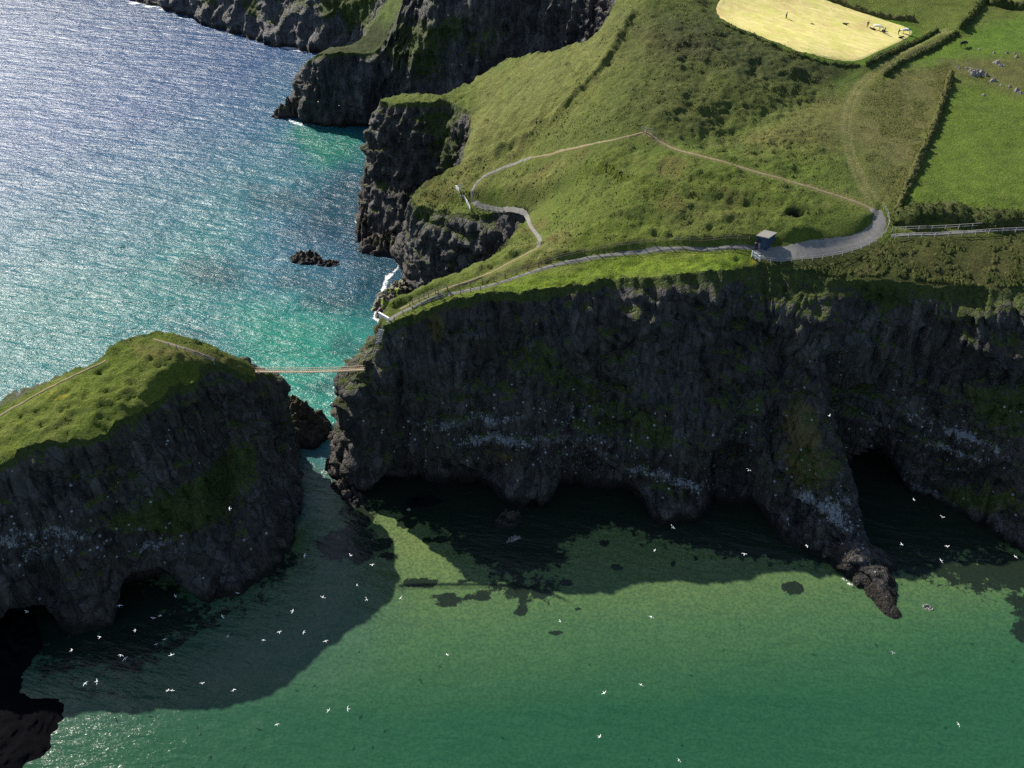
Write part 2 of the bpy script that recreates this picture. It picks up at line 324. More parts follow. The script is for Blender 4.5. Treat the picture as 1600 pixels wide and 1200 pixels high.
# ------------------------------------------------------------------ terrain data
def Yp(px, Y, z=0.0):            # point on the photo column px at distance Y and height z
    dep = Y * CP - (z - CAM_H) * SP
    return np.array([(px - 800) / FOC * dep, Y, z])
def zmap(z): return z - 4.5 * float(sstep(31, 42, z))
def pt(q):
    q = q[:-1] + (zmap(q[-1]),) if (q[0] == 'y' and len(q) > 3) or (q[0] != 'y' and len(q) == 3) else q
    return Yp(q[1], q[2], q[3] if len(q) > 3 else 0.0) if q[0] == 'y' else P(*(q if len(q) == 3 else (q[0], q[1], 0.0)))
Y_ = 'y'
ST = [  # coast stations: (rim, [points between], foot)
 ((2600, 450, 42), [], (2600, 1150)), ((1900, 450, 42), [], (1900, 960)), ((1700, 450, 42), [], (1700, 905)),
 ((1600, 449, 42), [], (1600, 868)), ((1500, 450, 42), [], (1510, 805)), ((1425, 446, 42.5), [], (1435, 765)),
 ((1350, 439, 42.5), [], (1378, 738)), ((1328, 437, 42.5), [(1312, 600, 20), (1338, 760, 7)], (1376, 845)),
 ((1314, 435, 42.5), [(1296, 640, 17), (1335, 800, 5.5)], (1392, 915)), ((1296, 431, 43), [(1270, 650, 18), (1310, 800, 6.5), (1348, 880, 2.5)], (1402, 968)),
 ((1272, 427, 43), [(1245, 650, 18), (1285, 800, 6)], (1345, 925)), ((1248, 424, 43), [(1226, 660, 16), (1255, 780, 7)], (1308, 892)),
 ((1212, 421, 43), [(1205, 690, 12.5)], (1258, 858)), ((1180, 417, 43.5), [], (1195, 842)), ((1150, 420, 44), [], (1160, 834)),
 ((1120, 427, 44.5), [], (1130, 828)), ((1050, 433, 44), [], (1060, 814)), ((960, 433, 43.5), [], (960, 800)), ((900, 441, 43), [], (900, 794)),
 ((850, 455, 42.5), [], (850, 790)), ((760, 463, 42), [], (780, 794)), ((700, 471, 41.5), [], (700, 788)), ((668, 483, 41), [], (650, 782)),
 ((640, 492, 40), [], (604, 768)), ((612, 503, 38.5), [(600, 600, 24)], (574, 764)),
 ((600, 512, 37.5), [(594, 572, 27.6), (575, 602, 25), (552, 690, 10)], (546, 760)),
 ((595, 508, 37.5), [(588, 568, 27.6), (554, 584, 26.2), (540, 665, 11)], (523, 752)),
 ((592, 500, 37.5), [(580, 558, 27.8), (566, 563, 26.5), (541, 655, 12)], (521, 728)),
 ((595, 491, 38), [(580, 535, 30)], (Y_, 556, 148)), ((606, 483, 38.5), [], (Y_, 592, 150)), ((640, 463, 40), [], (Y_, 620, 150)),
 ((680, 446, 40.5), [], (Y_, 655, 148)), ((720, 433, 40.5), [], (Y_, 690, 150)), ((760, 414, 40), [], (Y_, 720, 154)),
 ((795, 385, 38), [], (Y_, 748, 160)), ((812, 352, 33), [], (Y_, 768, 166)), ((828, 338, 29), [], (Y_, 780, 172)),
 ((790, 337, 26), [], (Y_, 768, 178)), ((740, 338, 24.5), [], (Y_, 732, 182)), ((715, 335, 24), [], (Y_, 700, 184)),
 ((680, 327, 23), [], (Y_, 668, 188)), ((648, 322, 22.5), [], (634, 440)), ((640, 312, 23), [], (625, 405)), ((662, 290, 26), [], (638, 385)),
 ((700, 270, 29), [], (Y_, 690, 213)), ((722, 258, 31), [], (Y_, 716, 211, 14)), ((735, 215, 36), [], (Y_, 712, 210, 6)),
 ((738, 175, 40), [], (Y_, 692, 213)), ((700, 157, 40), [], (Y_, 660, 217)), ((640, 160, 39), [], (Y_, 612, 220)), ((602, 158, 38), [], (574, 372)),
 ((594, 158, 37.5), [], (562, 345)), ((602, 151, 38.5), [], (Y_, 590, 243)), ((650, 147, 40), [], (Y_, 650, 243)), ((700, 146, 41.5), [], (Y_, 708, 240)),
 ((760, 112, 43.5), [], (Y_, 765, 250)), ((800, 92, 47.5), [], (Y_, 800, 250)), ((870, 80, 54), [], (Y_, 862, 240)), ((925, 62, 59), [], (Y_, 915, 236)),
 ((950, 30, 62), [], (Y_, 945, 240)), ((965, 0, 65), [], (Y_, 965, 245, 20)), ((985, -30, 68), [], (Y_, 975, 255, 40)),
 ((Y_, 962, 285, 72), [], (Y_, 940, 274, 20)), ((Y_, 900, 300, 70), [], (Y_, 880, 280)), ((Y_, 830, 310, 68), [], (Y_, 810, 290)),
 ((Y_, 760, 314, 66), [], (Y_, 740, 294)), ((Y_, 690, 318, 62), [], (Y_, 668, 298)), ((Y_, 650, 322, 54), [], (Y_, 625, 300)),
 ((Y_, 622, 322, 40), [], (Y_, 606, 302)), ((592, 80, 24.5), [], (Y_, 586, 308)), ((540, 82, 24), [], (522, 197)), ((490, 89, 22.5), [], (484, 193)),
 ((474, 106, 17), [], (450, 178)), ((Y_, 488, 320, 20), [], (Y_, 466, 328)), ((Y_, 560, 322, 25), [], (Y_, 545, 334)), ((Y_, 612, 336, 44), [], (Y_, 592, 340)), ((Y_, 630, 380, 55), [], (Y_, 596, 372)),
 ((Y_, 570, 425, 55), [], (Y_, 545, 388)), ((Y_, 510, 430, 55), [], (495, 82)), ((Y_, 440, 440, 55), [], (430, 70)), ((Y_, 360, 458, 55), [], (350, 46)), ((Y_, 280, 485, 55), [], (270, 18)),
 ((Y_, 205, 515, 55), [], (200, -5)), ((Y_, 80, 570, 55), [], (Y_, 80, 525)), ((Y_, -250, 680, 55), [], (Y_, -250, 630))]
TOPC = [(1600, 358, 47), (1450, 366, 46.5), (1390, 368, 46.5), (1370, 374, 46.3), (1310, 392, 45.6), (1260, 398, 45.2), (1190, 402, 45), (1100, 397, 44.8),
 (1000, 400, 44.2), (900, 413, 43.7), (820, 437, 43), (720, 456, 42), (660, 471, 41), (1200, 376, 46), (1370, 330, 48.6), (1300, 300, 50.5),
 (1200, 270, 52.5), (1100, 240, 54), (1010, 212, 55.5), (1050, 290, 51.5), (1150, 320, 50), (950, 330, 48), (880, 370, 46), (950, 378, 45.6),
 (1100, 360, 47.5), (1250, 350, 48.8), (842, 383, 39.5), (836, 357, 35), (745, 300, 28), (760, 280, 30), (800, 260, 35), (850, 280, 39), (742, 325, 26),
 (795, 300, 32), (830, 312, 33), (900, 300, 45), (860, 340, 39), (900, 340, 45), (950, 260, 50.5), (1000, 240, 53), (760, 230, 37), (800, 200, 43),
 (850, 170, 49), (900, 130, 55), (950, 100, 59), (1000, 60, 63), (1050, 100, 61.5), (1000, 150, 58.5), (950, 190, 54.5), (880, 230, 47), (820, 243, 40),
 (1118, 15, 64), (1250, 82, 60), (1340, 94, 58), (1430, 50, 57), (1300, 8, 61), (1250, 130, 57), (1150, 150, 58), (1080, 175, 57), (1150, 208, 54),
 (1250, 158, 55.3), (1340, 112, 57), (1240, 200, 55), (1100, 100, 61), (1050, 60, 64), (1100, 20, 65), (1000, 0, 67), (1345, 290, 50.5), (1320, 200, 53.5),
 (1400, 90, 57), (1490, 50, 57.5), (1520, 15, 58), (1400, 330, 48.6), (1440, 230, 51), (1485, 120, 54.8), (1600, 250, 50.8), (1500, 250, 50.6),
 (1600, 340, 48), (1600, 150, 53.8), (1600, 90, 56), (1600, 0, 58), (1500, 0, 59), (1400, 10, 60), (Y_, 1000, 400, 72), (Y_, 1500, 400, 62), (Y_, 800, 500, 62),
 (Y_, 0, 720, 58), (Y_, 1600, 800, 62), (Y_, 2200, 300, 55), (Y_, 2400, 160, 47), (1600, 405, 45), (1450, 402, 45.2), (1380, 405, 45), (1250, 410, 44.8)]
h_base = TPS([pt(q) for q in TOPC] + [pt(s[0]) for s in ST], 0.4)
def cast(px, py, hf, z0=70.0, z1=5.0):
    """where the sight line through a photo pixel meets the height field hf"""
    zs = np.linspace(z0, z1, 900); dx = px - 800.0; dy = 600.0 - py
    d = np.array([dx, FOC * CP + dy * SP, -FOC * SP + dy * CP]); t = (zs - CAM_H) / d[2]
    x = d[0] * t; y = d[1] * t; f = zs - hf(x, y); k = np.argmax(f < 0)
    if k == 0: k = len(zs) - 1
    a = f[k - 1] / (f[k - 1] - f[k] + 1e-9); tt = t[k - 1] + (t[k] - t[k - 1]) * a
    return np.array([d[0] * tt, d[1] * tt, CAM_H + d[2] * tt])
def line_on(pts, hf=None, it=2):
    return smooth_line([cast(x, y, hf or h_base)[:2] for x, y in pts], it)
# banks, cuts and old walls in the turf: (pixels, kind, amount, width, decay); step: the left side of the direction is raised
BANKS = [([(748, 317), (790, 315), (822, 313), (850, 304), (895, 285), (930, 274)], 'step', 2.4, 1.6, 12),
 ([(1215, 384), (1280, 383), (1330, 372), (1354, 356), (1360, 345)], 'step', .7, 1.0, 5),
 ([(700, 459), (760, 437), (850, 410), (950, 391), (1050, 385), (1170, 382)], 'step', .8, .7, 5),
 ([(640, 470), (700, 447), (745, 432), (790, 408), (838, 388)], 'step', .9, .8, 4),
 ([(985, 30), (940, 115), (885, 180), (822, 226), (780, 245)], 'ridge', 1.5, 1.3, 0),
 ([(1015, 55), (1002, 130), (960, 190)], 'ridge', .5, 2, 0), ([(1120, 80), (1090, 150), (1060, 190)], 'ridge', -.35, 1.6, 0),
 ([(1190, 90), (1160, 150), (1100, 205)], 'ridge', -.35, 1.6, 0), ([(960, 60), (925, 130), (870, 190)], 'step', .9, 1.2, 6),
 ([(1000, 236), (1040, 225), (1150, 205), (1250, 160), (1335, 112)], 'ridge', -1.2, 5, 0),
 ([(1412, 88), (1460, 62), (1500, 50)], 'ridge', .7, 1.2, 0), ([(870, 175), (830, 215), (800, 250)], 'step', .8, 1.0, 5),
 ([(1010, 290), (1060, 330), (1050, 370)], 'ridge', .8, 4, 0), ([(1120, 275), (1180, 320), (1150, 365)], 'ridge', .6, 5, 0),
 ([(790, 155), (760, 180), (740, 215), (728, 258)], 'step', 1.6, 1.6, 8), ([(880, 110), (840, 130), (800, 165), (785, 200)], 'step', 1.3, 1.5, 7)]
BANKS_W = [(line_on(p), k, a, w, d) for p, k, a, w, d in BANKS]
PIT = cast(1242, 338, h_base)
def h_bank(X, Y):
    h = h_base(X, Y)
    for ln, k, a, w, dc in BANKS_W:
        m = max(w * 3, dc * 3); D, S = poly_dist(X, Y, ln, m)
        if k == 'ridge': h = h + a * np.exp(-(np.minimum(D, 99) / w) ** 2)
        else:
            s = sstep(-w, w, np.minimum(D, 99) * S); h = h + a * s * np.exp(-np.minimum(D, 999) / dc)
    r = np.hypot((X - PIT[0]) * .85, (Y - PIT[1]) * 1.3); h = h - 1.3 * sstep(1.7, .7, r + .4 * noise3(X, Y, 0, 3))
    return h
PATHS = {  # pixel polylines, width in metres
 'road': ([(1178, 393), (1200, 396), (1240, 396), (1300, 388), (1345, 378), (1368, 362), (1376, 345), (1368, 326)], 3.0),
 'lower': ([(604, 504), (625, 489), (650, 478), (690, 462), (730, 455), (780, 443), (830, 425), (880, 411), (940, 400), (1000, 392), (1060, 389), (1130, 387), (1180, 388)], .95),
 'dirt': ([(1366, 328), (1330, 312), (1260, 291), (1190, 271), (1120, 251), (1070, 238), (1040, 226), (1020, 213), (1006, 207)], .7),
 'viewpoint': ([(842, 386), (846, 376), (836, 362), (826, 350), (826, 336), (812, 328), (775, 325), (750, 323), (739, 316), (737, 300), (745, 284), (765, 270), (800, 256), (830, 246)], .85),
 'branch': ([(842, 386), (800, 408), (760, 430), (720, 445), (660, 466), (625, 484)], .6),
 'link': ([(1008, 207), (985, 212), (955, 222), (900, 232), (860, 240), (828, 247)], .45),
 'cliffpath': ([(1392, 368), (1450, 366), (1520, 362), (1610, 357), (1750, 352)], 1.0)}
PATH_W = {k: line_on(v[0], h_bank) for k, v in PATHS.items()}
TRACKS = [line_on(p, h_bank) for p in ([(1364, 322), (1340, 288), (1324, 245), (1316, 200), (1322, 165), (1340, 130), (1362, 112), (1385, 98), (1430, 72), (1480, 45)],
                                       [(1378, 318), (1352, 288), (1334, 245), (1326, 200), (1332, 165), (1350, 132), (1371, 114), (1394, 101), (1439, 75), (1488, 48)])]
def path_near(X, Y):
    a = np.ones(X.shape, np.float32)
    for k, ln in PATH_W.items():
        w = PATHS[k][1]; D, _ = poly_dist(X, Y, ln, w + 3); a = np.minimum(a, sstep(w * .5 + .2, w * .5 + 1.6, D))
    for ln in TRACKS: D, _ = poly_dist(X, Y, ln, 3); a = np.minimum(a, .25 + .75 * sstep(.5, 1.5, D))
    return a
HAYW = line_on([(1118, 14), (1122, 26), (1140, 38), (1180, 54), (1250, 82), (1300, 91), (1335, 94), (1352, 92), (1400, 68), (1428, 52), (1424, 44), (1380, 30), (1300, 4), (1240, -14), (1150, -24), (1126, -4), (1118, 14)], h_base)
def relief(X, Y):
    # terracettes and hummocks of grazed turf, rougher on the slopes
    px, py = proj(X, Y, 50.0)
    rough = .30 + .95 * sstep(1330, 1250, px + 20 * noise3(X * .05, Y * .05)) 
    hf = h_base(X, Y)
    terr = fbm((X + Y * .5) * .12, hf * .55 + Y * .05, 0, 3, 31)
    r = .55 * fbm(X * .08, Y * .08, 0, 3, 11) + .30 * rough * fbm(X * .33, Y * .33, 0, 4, 12) + .45 * rough * terr + .22 * rough * ridged(X * .5, Y * .8, 0, 3, 13) + .13 * rough * fbm(X * 1.0, Y * 1.0, 0, 2, 14)
    r = r + 1.1 * sstep(1120, 1300, px) * sstep(395, 430, py) * fbm(X * .28, Y * .5, 0, 4, 19)
    hm = sstep(-2, 3, np.where(inside(X, Y, HAYW.tolist()), -1, 1) * np.minimum(poly_dist(X, Y, HAYW, 4)[0], 3.5)); return r * (.1 + .9 * hm)
def h_full(X, Y):
    X = np.asarray(X, np.float32); Y = np.asarray(Y, np.float32)
    return h_bank(X, Y) + relief(X, Y) * (.12 + .88 * path_near(X, Y))
print('terrain functions', round(time.time() - T0, 1))

# ------------------------------------------------------------------ lofted cliffs
NV = 96
def build_loft(stations, closed, step, hf, seed, under=3.0):
    """dense coast surface: rows from rim to below the water. returns rows [nu, NV, 3], rim polyline"""
    L = []
    for rim, mids, foot in stations:
        q = [pt(rim)] + [pt(m) for m in mids] + [pt(foot)]
        q = np.array(q); q[0, 2] = max(q[0, 2], 1)
        L.append(resample_n(q, NV))
    L = np.array(L)                       # [ns, NV, 3]
    out = []; ns = len(L); K = ns if closed else ns - 1
    for k in range(K):
        a = L[k]; b = L[(k + 1) % ns]
        d = max(np.linalg.norm(a[0] - b[0]), np.linalg.norm(a[-1] - b[-1]), np.linalg.norm(a[NV // 2] - b[NV // 2]))
        far = min(a[0, 1], b[0, 1]); st = step * (1.0 if far < 170 else 1.5 if far < 260 else 2.2)
        n = max(2, int(d / st)); t = np.linspace(0, 1, n, endpoint=False)[:, None, None]
        out.append(a[None] * (1 - t) + b[None] * t)
    A = np.concatenate(out, 0)
    if closed: pad = 12; B = np.concatenate([A[-pad:], A, A[:pad]], 0); A = gsm(B, 2.2)[pad:-pad]
    else: A = np.concatenate([A, L[-1:]], 0); A = gsm(A, 2.2)
    return A
def resample_n(q, n):
    seg = np.linalg.norm(np.diff(q, axis=0), axis=1); s = np.r_[0, np.cumsum(seg)]; t = np.linspace(0, s[-1], n)
    return np.stack([np.interp(t, s, q[:, k]) for k in range(3)], 1)
def outward(A, closed):
    g = A[:, :, :2].mean(1); 
    d = np.roll(g, -1, 0) - np.roll(g, 1, 0)
    if not closed: d[0] = d[1]; d[-1] = d[-2]
    d = gsm(d, 3); d /= np.linalg.norm(d, axis=1)[:, None] + 1e-9
    return d
def finish_loft(A, closed, hf, sgn, seed, name, caves, marks, label_kind='structure', amp=1.0, lip=1.6, mat=None):
    nu = len(A); v = np.linspace(0, 1, NV)[None, :]
    # rim: small fractal wander, then sit on the top surface
    d = outward(A, closed); N = np.stack([d[:, 1], -d[:, 0]], 1) * sgn            # horizontal, away from the land
    X, Y, Z = A[..., 0].copy(), A[..., 1].copy(), A[..., 2].copy()
    big = fbm(X * .07, Y * .07, Z * .05, 3, seed) ; 
    col = ridged(X * .36, Y * .36, Z * .035, 3, seed + 3)
    blk = fbm(X * .5, Y * .5, Z * .16, 4, seed + 6, .55)
    led = fbm(X * .05, Y * .05, Z * .35, 3, seed + 9)
    crk = np.clip(ridged(X * .12, Y * .12, Z * .03, 2, seed + 12) - 1.05, 0, 1)
    w = .12 + .88 * sstep(0, .10, v); wl = 1 - .35 * sstep(.9, 1.0, v)
    fr = sstep(165, 230, Y); lf = np.mod((Z + 5 * noise3(X * .045, Y * .045, 0, seed + 50) + .8 * noise3(X * .4, Y * .4, Z * .3, seed + 51)) / (4.2 + 2.0 * noise3(X * .02, Y * .02, 0, seed + 52)), 1.0)
    lamp = np.clip(.55 + .9 * noise3(X * .07, Y * .07, Z * .1, seed + 53), 0, 1.2); crk2 = np.clip(ridged(X * .27, Y * .27, Z * .05, 1, seed + 54) - .72, 0, 1)
    gul = ridged(X * .085, Y * .085, Z * .012, 3, seed + 40) - .6
    f2 = 1 - .65 * sstep(300, 370, Y); disp = amp * w * wl * (2.4 * big + f2 * (.85 + .7 * fr) * (col - .6) + f2 * (.7 - .35 * fr) * blk + (1.1 - .6 * fr) * led * f2 - 3.0 * crk * f2 + (1.3 * sstep(160, 140, Y) + 2.6 * sstep(220, 300, Y) + 3.4 * (1 - f2)) * gul + (1.5 * lf * lamp - 3.5 * crk2) * f2)
    ledge = np.c_[np.zeros((nu, 2)), sstep(.55, .85, lf) * lamp, np.zeros((nu, 1))]
    rimj = .9 * fbm(X[:, :1] * .25, Y[:, :1] * .25, 0, 4, seed + 20) * (1 - sstep(0, .10, v)); disp = disp + rimj * amp
    X += N[:, None, 0] * disp; Y += N[:, None, 1] * disp
    Z += amp * w * sstep(1, .93, v) * .9 * fbm(X * .2, Y * .2, Z * .2, 3, seed + 15)
    # caves: push what lies inside each outline back into the rock
    px, py = proj(X, Y, Z); cavew = np.zeros(X.shape, np.float32)
    for poly, depth in caves:
        warp = 7 * fbm(X * .3, Y * .3, Z * .3, 3, 77); s = soft_poly(px + warp, py + warp * .6, poly, 16)
        cavew = np.maximum(cavew, s); X -= N[:, None, 0] * depth * s; Y -= N[:, None, 1] * depth * s
    # rim row on the turf and a lip running inland just under it
    k = 7; t = (1 - sstep(0, 1, np.arange(k) / (k - 1.)))[None, :]
    hz = hf(X[:, 0], Y[:, 0]); dz = hz - Z[:, 0]; fade = np.exp(-np.arange(NV) / 9.)[None, :]
    Z += dz[:, None] * fade
    rim = np.stack([X[:, 0], Y[:, 0]], 1)
    lx = [X[:, 0] - N[:, 0] * q for q in (lip, lip * .5)]; ly = [Y[:, 0] - N[:, 1] * q for q in (lip, lip * .5)]
    lz = [hf(a, b) - c for a, b, c in zip(lx, ly, (.35, .12))]
    X = np.c_[lx[0], lx[1], X, X[:, -1] + N[:, 0] * 1.0]; Y = np.c_[ly[0], ly[1], Y, Y[:, -1] + N[:, 1] * 1.0]
    Z = np.c_[lz[0], lz[1], Z, np.full(nu, -4.0)]
    Z[:, 2:-1] = np.where(v > .985, np.minimum(Z[:, 2:-1], -.4), Z[:, 2:-1])
    nr = X.shape[1]
    V = np.stack([X, Y, Z], -1).reshape(-1, 3)
    if closed:
        i = np.arange(nu * nr).reshape(nu, nr); i = np.concatenate([i, i[:1]], 0); F = np.stack([i[:-1, :-1], i[:-1, 1:], i[1:, 1:], i[1:, :-1]], -1).reshape(-1, 4)
    else: F = grid_faces(nu, nr)
    if sgn < 0: F = F[:, ::-1]
    # masks: turf on ledges, bird droppings, ochre lichen
    P3 = np.stack([X, Y, Z], -1); du = np.gradient(P3, axis=0); dv = np.gradient(P3, axis=1); n = np.cross(du, dv); n /= np.linalg.norm(n, axis=-1)[..., None] + 1e-9
    up = gsm(np.abs(n[..., 2]), 1.2); px, py = proj(X, Y, Z)
    wj = 14 * fbm(X * .12, Y * .12, Z * .12, 3, seed + 30); pxw = px + wj; pyw = py - wj * .8
    g = sstep(.50, .80, up) * .58 * sstep(3, 9, Z); vv = np.c_[np.zeros((nu, 2)), np.repeat(v, nu, 0), np.ones((nu, 1))]
    g = np.maximum(g, 1.0 * sstep(.075, .0, vv)); wh = np.zeros(X.shape); oc = np.zeros(X.shape)
    for kind, poly, soft, amt in marks:
        s = soft_poly(pxw, pyw, poly, soft) * amt
        if kind == 'g': g = np.maximum(g, s)
        if kind == 'w': wh = np.maximum(wh, s)
        if kind == 'o': oc = np.maximum(oc, s)
        if kind == '-': g = g * (1 - s)
    pale = np.clip(.25 * sstep(225, 260, Y) + .65 * sstep(330, 385, Y), 0, 1)  # haze put into the rock colour: greyer with distance
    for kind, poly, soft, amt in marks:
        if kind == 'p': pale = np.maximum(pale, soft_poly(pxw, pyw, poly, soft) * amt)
    wh = np.maximum(wh, .42 * sstep(26, 18, Z) * (Y < 150) * sstep(-.3, .3, fbm(X * .1, Y * .1, Z * .1, 2, 88)))
    wh = wh * (.62 + .6 * np.clip(ledge, 0, 1)) * (1.0 + .25 * up)
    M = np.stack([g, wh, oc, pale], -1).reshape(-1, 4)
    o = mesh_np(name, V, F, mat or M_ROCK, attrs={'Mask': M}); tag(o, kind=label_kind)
    return o, rim
CAVES = [([(585, 775), (604, 745), (630, 730), (700, 732), (740, 750), (775, 774), (780, 800), (585, 800)], 6),
 ([(866, 792), (872, 762), (895, 730), (915, 718), (945, 738), (975, 762), (1000, 790), (1010, 830), (866, 830)], 7),
 ([(1104, 850), (1108, 770), (1116, 725), (1140, 704), (1168, 712), (1188, 755), (1200, 800), (1212, 860)], 9),
 ([(1304, 566), (1328, 562), (1345, 610), (1372, 690), (1394, 745), (1404, 800), (1396, 860), (1374, 850), (1356, 770), (1332, 690), (1318, 630)], 8)]
MARKS = [('p', [(700, 330), (790, 340), (770, 430), (690, 450), (690, 400)], 30, .6), ('p', [(640, 330), (700, 320), (700, 440), (640, 440)], 30, .35), ('p', [(990, 470), (1080, 470), (1090, 640), (1000, 640)], 30, .3), ('p', [(1330, 540), (1420, 520), (1400, 640), (1340, 640)], 30, .3), ('g', [(770, 540), (830, 520), (900, 560), (950, 610), (1040, 640), (1068, 690), (1000, 705), (930, 660), (850, 620), (790, 590)], 40, .62),
 ('g', [(990, 640), (1060, 660), (1085, 700), (1000, 690)], 25, .75), ('g', [(1010, 740), (1080, 770), (1110, 800), (1000, 780)], 25, .65),
 ('g', [(1460, 600), (1600, 590), (1700, 600), (1700, 690), (1520, 680)], 40, .72), ('g', [(1400, 770), (1520, 735), (1620, 780), (1600, 815), (1480, 800)], 30, .7),
 ('g', [(1150, 415), (1700, 400), (1700, 515), (1560, 500), (1500, 520), (1430, 480), (1370, 520), (1320, 470), (1250, 500), (1150, 480)], 40, .72),
 ('g', [(680, 470), (1150, 425), (1150, 462), (980, 455), (880, 462), (700, 492)], 14, .5), ('g', [(1215, 690), (1290, 700), (1310, 770), (1230, 775)], 20, .55),
 ('o', [(1216, 635), (1260, 625), (1295, 700), (1300, 770), (1230, 760), (1220, 690)], 24, .8), ('o', [(740, 700), (800, 695), (820, 740), (760, 735)], 22, .6),
 ('o', [(1380, 450), (1600, 440), (1600, 500), (1400, 505)], 30, .42), ('o', [(660, 480), (690, 480), (695, 540), (665, 540)], 10, .7), ('o', [(900, 440), (1130, 430), (1130, 455), (920, 465)], 14, .5),
 ('o', [(560, 300), (640, 160), (610, 380)], 30, .4), ('w', [(610, 660), (700, 640), (900, 615), (960, 640), (1080, 720), (1130, 765), (1100, 800), (960, 745), (850, 745), (700, 705), (620, 705)], 30, 1),
 ('w', [(1220, 745), (1310, 750), (1350, 800), (1390, 900), (1330, 895), (1265, 820)], 16, .95), ('w', [(1370, 735), (1450, 745), (1520, 790), (1610, 860), (1600, 880), (1460, 790), (1380, 765)], 14, 1.5),
 ('w', [(1400, 610), (1500, 660), (1610, 690), (1610, 740), (1480, 715), (1410, 680)], 24, 1.1), ('w', [(1120, 640), (1200, 650), (1200, 690), (1110, 700)], 24, .8),
 ('w', [(1230, 560), (1330, 560), (1330, 600), (1230, 610)], 24, .5), ('g', [(560, 480), (610, 480), (605, 530), (590, 600), (548, 600)], 10, .55),
 ('g', [(590, 20), (760, 10), (740, 60), (700, 90), (720, 130), (640, 140), (600, 90)], 30, .62), ('g', [(700, 40), (800, 20), (780, 90), (730, 110)], 20, .5),
 ('g', [(460, -20), (600, -20), (585, 60), (545, 50), (500, 20)], 20, .75), ('g', [(300, -10), (330, -10), (345, 20), (320, 15)], 12, .7), ('g', [(370, -10), (400, -10), (420, 30), (385, 25)], 12, .7), ('g', [(640, 150), (740, 150), (730, 360), (690, 340), (660, 220)], 30, .62), ('g', [(640, 310), (720, 330), (700, 365), (645, 350)], 12, .6),
 ('g', [(650, 430), (690, 350), (660, 390)], 10, .6), ('w', [(735, 330), (790, 400), (730, 440)], 30, .4), ('w', [(640, 180), (760, 20), (740, 120)], 20, .4)]
A = build_loft(ST, False, .42, h_full, 3)
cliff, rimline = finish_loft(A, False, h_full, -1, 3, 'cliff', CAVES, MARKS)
print('cliff', len(cliff.data.vertices), round(time.time() - T0, 1))

# ------------------------------------------------------------------ top of the mainland
def axis(segs):
    out = [segs[0][0]]
    for a, b, s0, s1 in segs:
        n = max(1, int((b - a) / ((s0 + s1) / 2))); w = np.linspace(s0, s1, n); w = np.cumsum(w) / w.sum(); out += list(a + (b - a) * w)
    return np.array(out)
xs = axis([(-330, -45, 6, .6), (-45, 125, .45, .45), (125, 300, .5, 1.1), (300, 900, 2, 30)])
ys = axis([(100, 215, .45, .45), (215, 330, .5, .9), (330, 1200, 1.5, 40)])
landpoly = np.concatenate([rimline, [(-400, 1200), (900, 1200), (900, 100)]], 0)
mask = grid_mask(xs, ys, landpoly)
GX, GY = np.meshgrid(xs, ys); GX = GX.astype(np.float32); GY = GY.astype(np.float32)
# snap inside vertices next to the rim onto the rim
nb = np.zeros_like(mask); nb[1:-1, 1:-1] = ~(mask[:-2, 1:-1] & mask[2:, 1:-1] & mask[1:-1, :-2] & mask[1:-1, 2:] & mask[:-2, :-2] & mask[2:, 2:] & mask[:-2, 2:] & mask[2:, :-2])
edge = mask & nb & (GY < 420) & (GX < 420)
ej, ei = np.nonzero(edge); rl = rimline
for s in range(0, len(ej), 400):
    q = np.stack([GX[ej[s:s + 400], ei[s:s + 400]], GY[ej[s:s + 400], ei[s:s + 400]]], 1)
    D = np.hypot(q[:, None, 0] - rl[None, :, 0], q[:, None, 1] - rl[None, :, 1]); k = D.argmin(1); dm = D.min(1); ok = dm < 1.1
    GX[ej[s:s + 400][ok], ei[s:s + 400][ok]] = rl[k[ok], 0]; GY[ej[s:s + 400][ok], ei[s:s + 400][ok]] = rl[k[ok], 1]
cell = mask[:-1, :-1] & mask[1:, :-1] & mask[:-1, 1:] & mask[1:, 1:]
vm = np.zeros_like(mask); vm[:-1, :-1] |= cell; vm[1:, :-1] |= cell; vm[:-1, 1:] |= cell; vm[1:, 1:] |= cell
idx = -np.ones(mask.shape, np.int64); idx[vm] = np.arange(vm.sum())
x = GX[vm]; y = GY[vm]; z = h_full(x, y)
F = np.stack([idx[:-1, :-1], idx[:-1, 1:], idx[1:, 1:], idx[1:, :-1]], -1)[cell]
print('ground verts', len(x), round(time.time() - T0, 1))
# albedo of the turf from the plots one sees in the place, with some shade painted in
px, py = proj(x, y, z); n1 = fbm(x * .05, y * .05, 0, 4, 41); n2 = fbm(x * .25, y * .25, 0, 4, 42); wx = px + 9 * n2 + 10 * n1; wy = py + 6 * n2 - 6 * n1
C = np.tile(np.array([.088, .120, .020]), (len(x), 1)); pale = np.array([.150, .150, .050]); lime = np.array([.115, .175, .014]); dark = np.array([.040, .052, .016])
def lay(poly, col, soft=14, amt=1.0, raw=False):
    global C
    s = (soft_poly(px if raw else wx, py if raw else wy, poly, soft) * amt)[:, None]; C = C * (1 - s) + np.array(col) * s
def along(ln, col, w, soft, amt=1.0):
    global C
    D, _ = poly_dist(x, y, ln, w + soft); s = (sstep(w + soft, w, D + .5 * n2) * amt)[:, None]; C = C * (1 - s) + np.array(col) * s
s = (sstep(-.1, .55, n1) * .6)[:, None]; C = C * (1 - s) + pale * s
st_ = fbm((x * .8 + y * .6) * .10, (y * .8 - x * .6) * .55, 0, 4, 43); s = (sstep(.1, .7, st_) * .55)[:, None]; C = C * (1 - s) + np.array([.060, .078, .018]) * s
s = (sstep(.25, .8, fbm(x * .11, y * .11, 3, 4, 44)) * .5)[:, None]; C = C * (1 - s) + np.array([.125, .095, .038]) * s
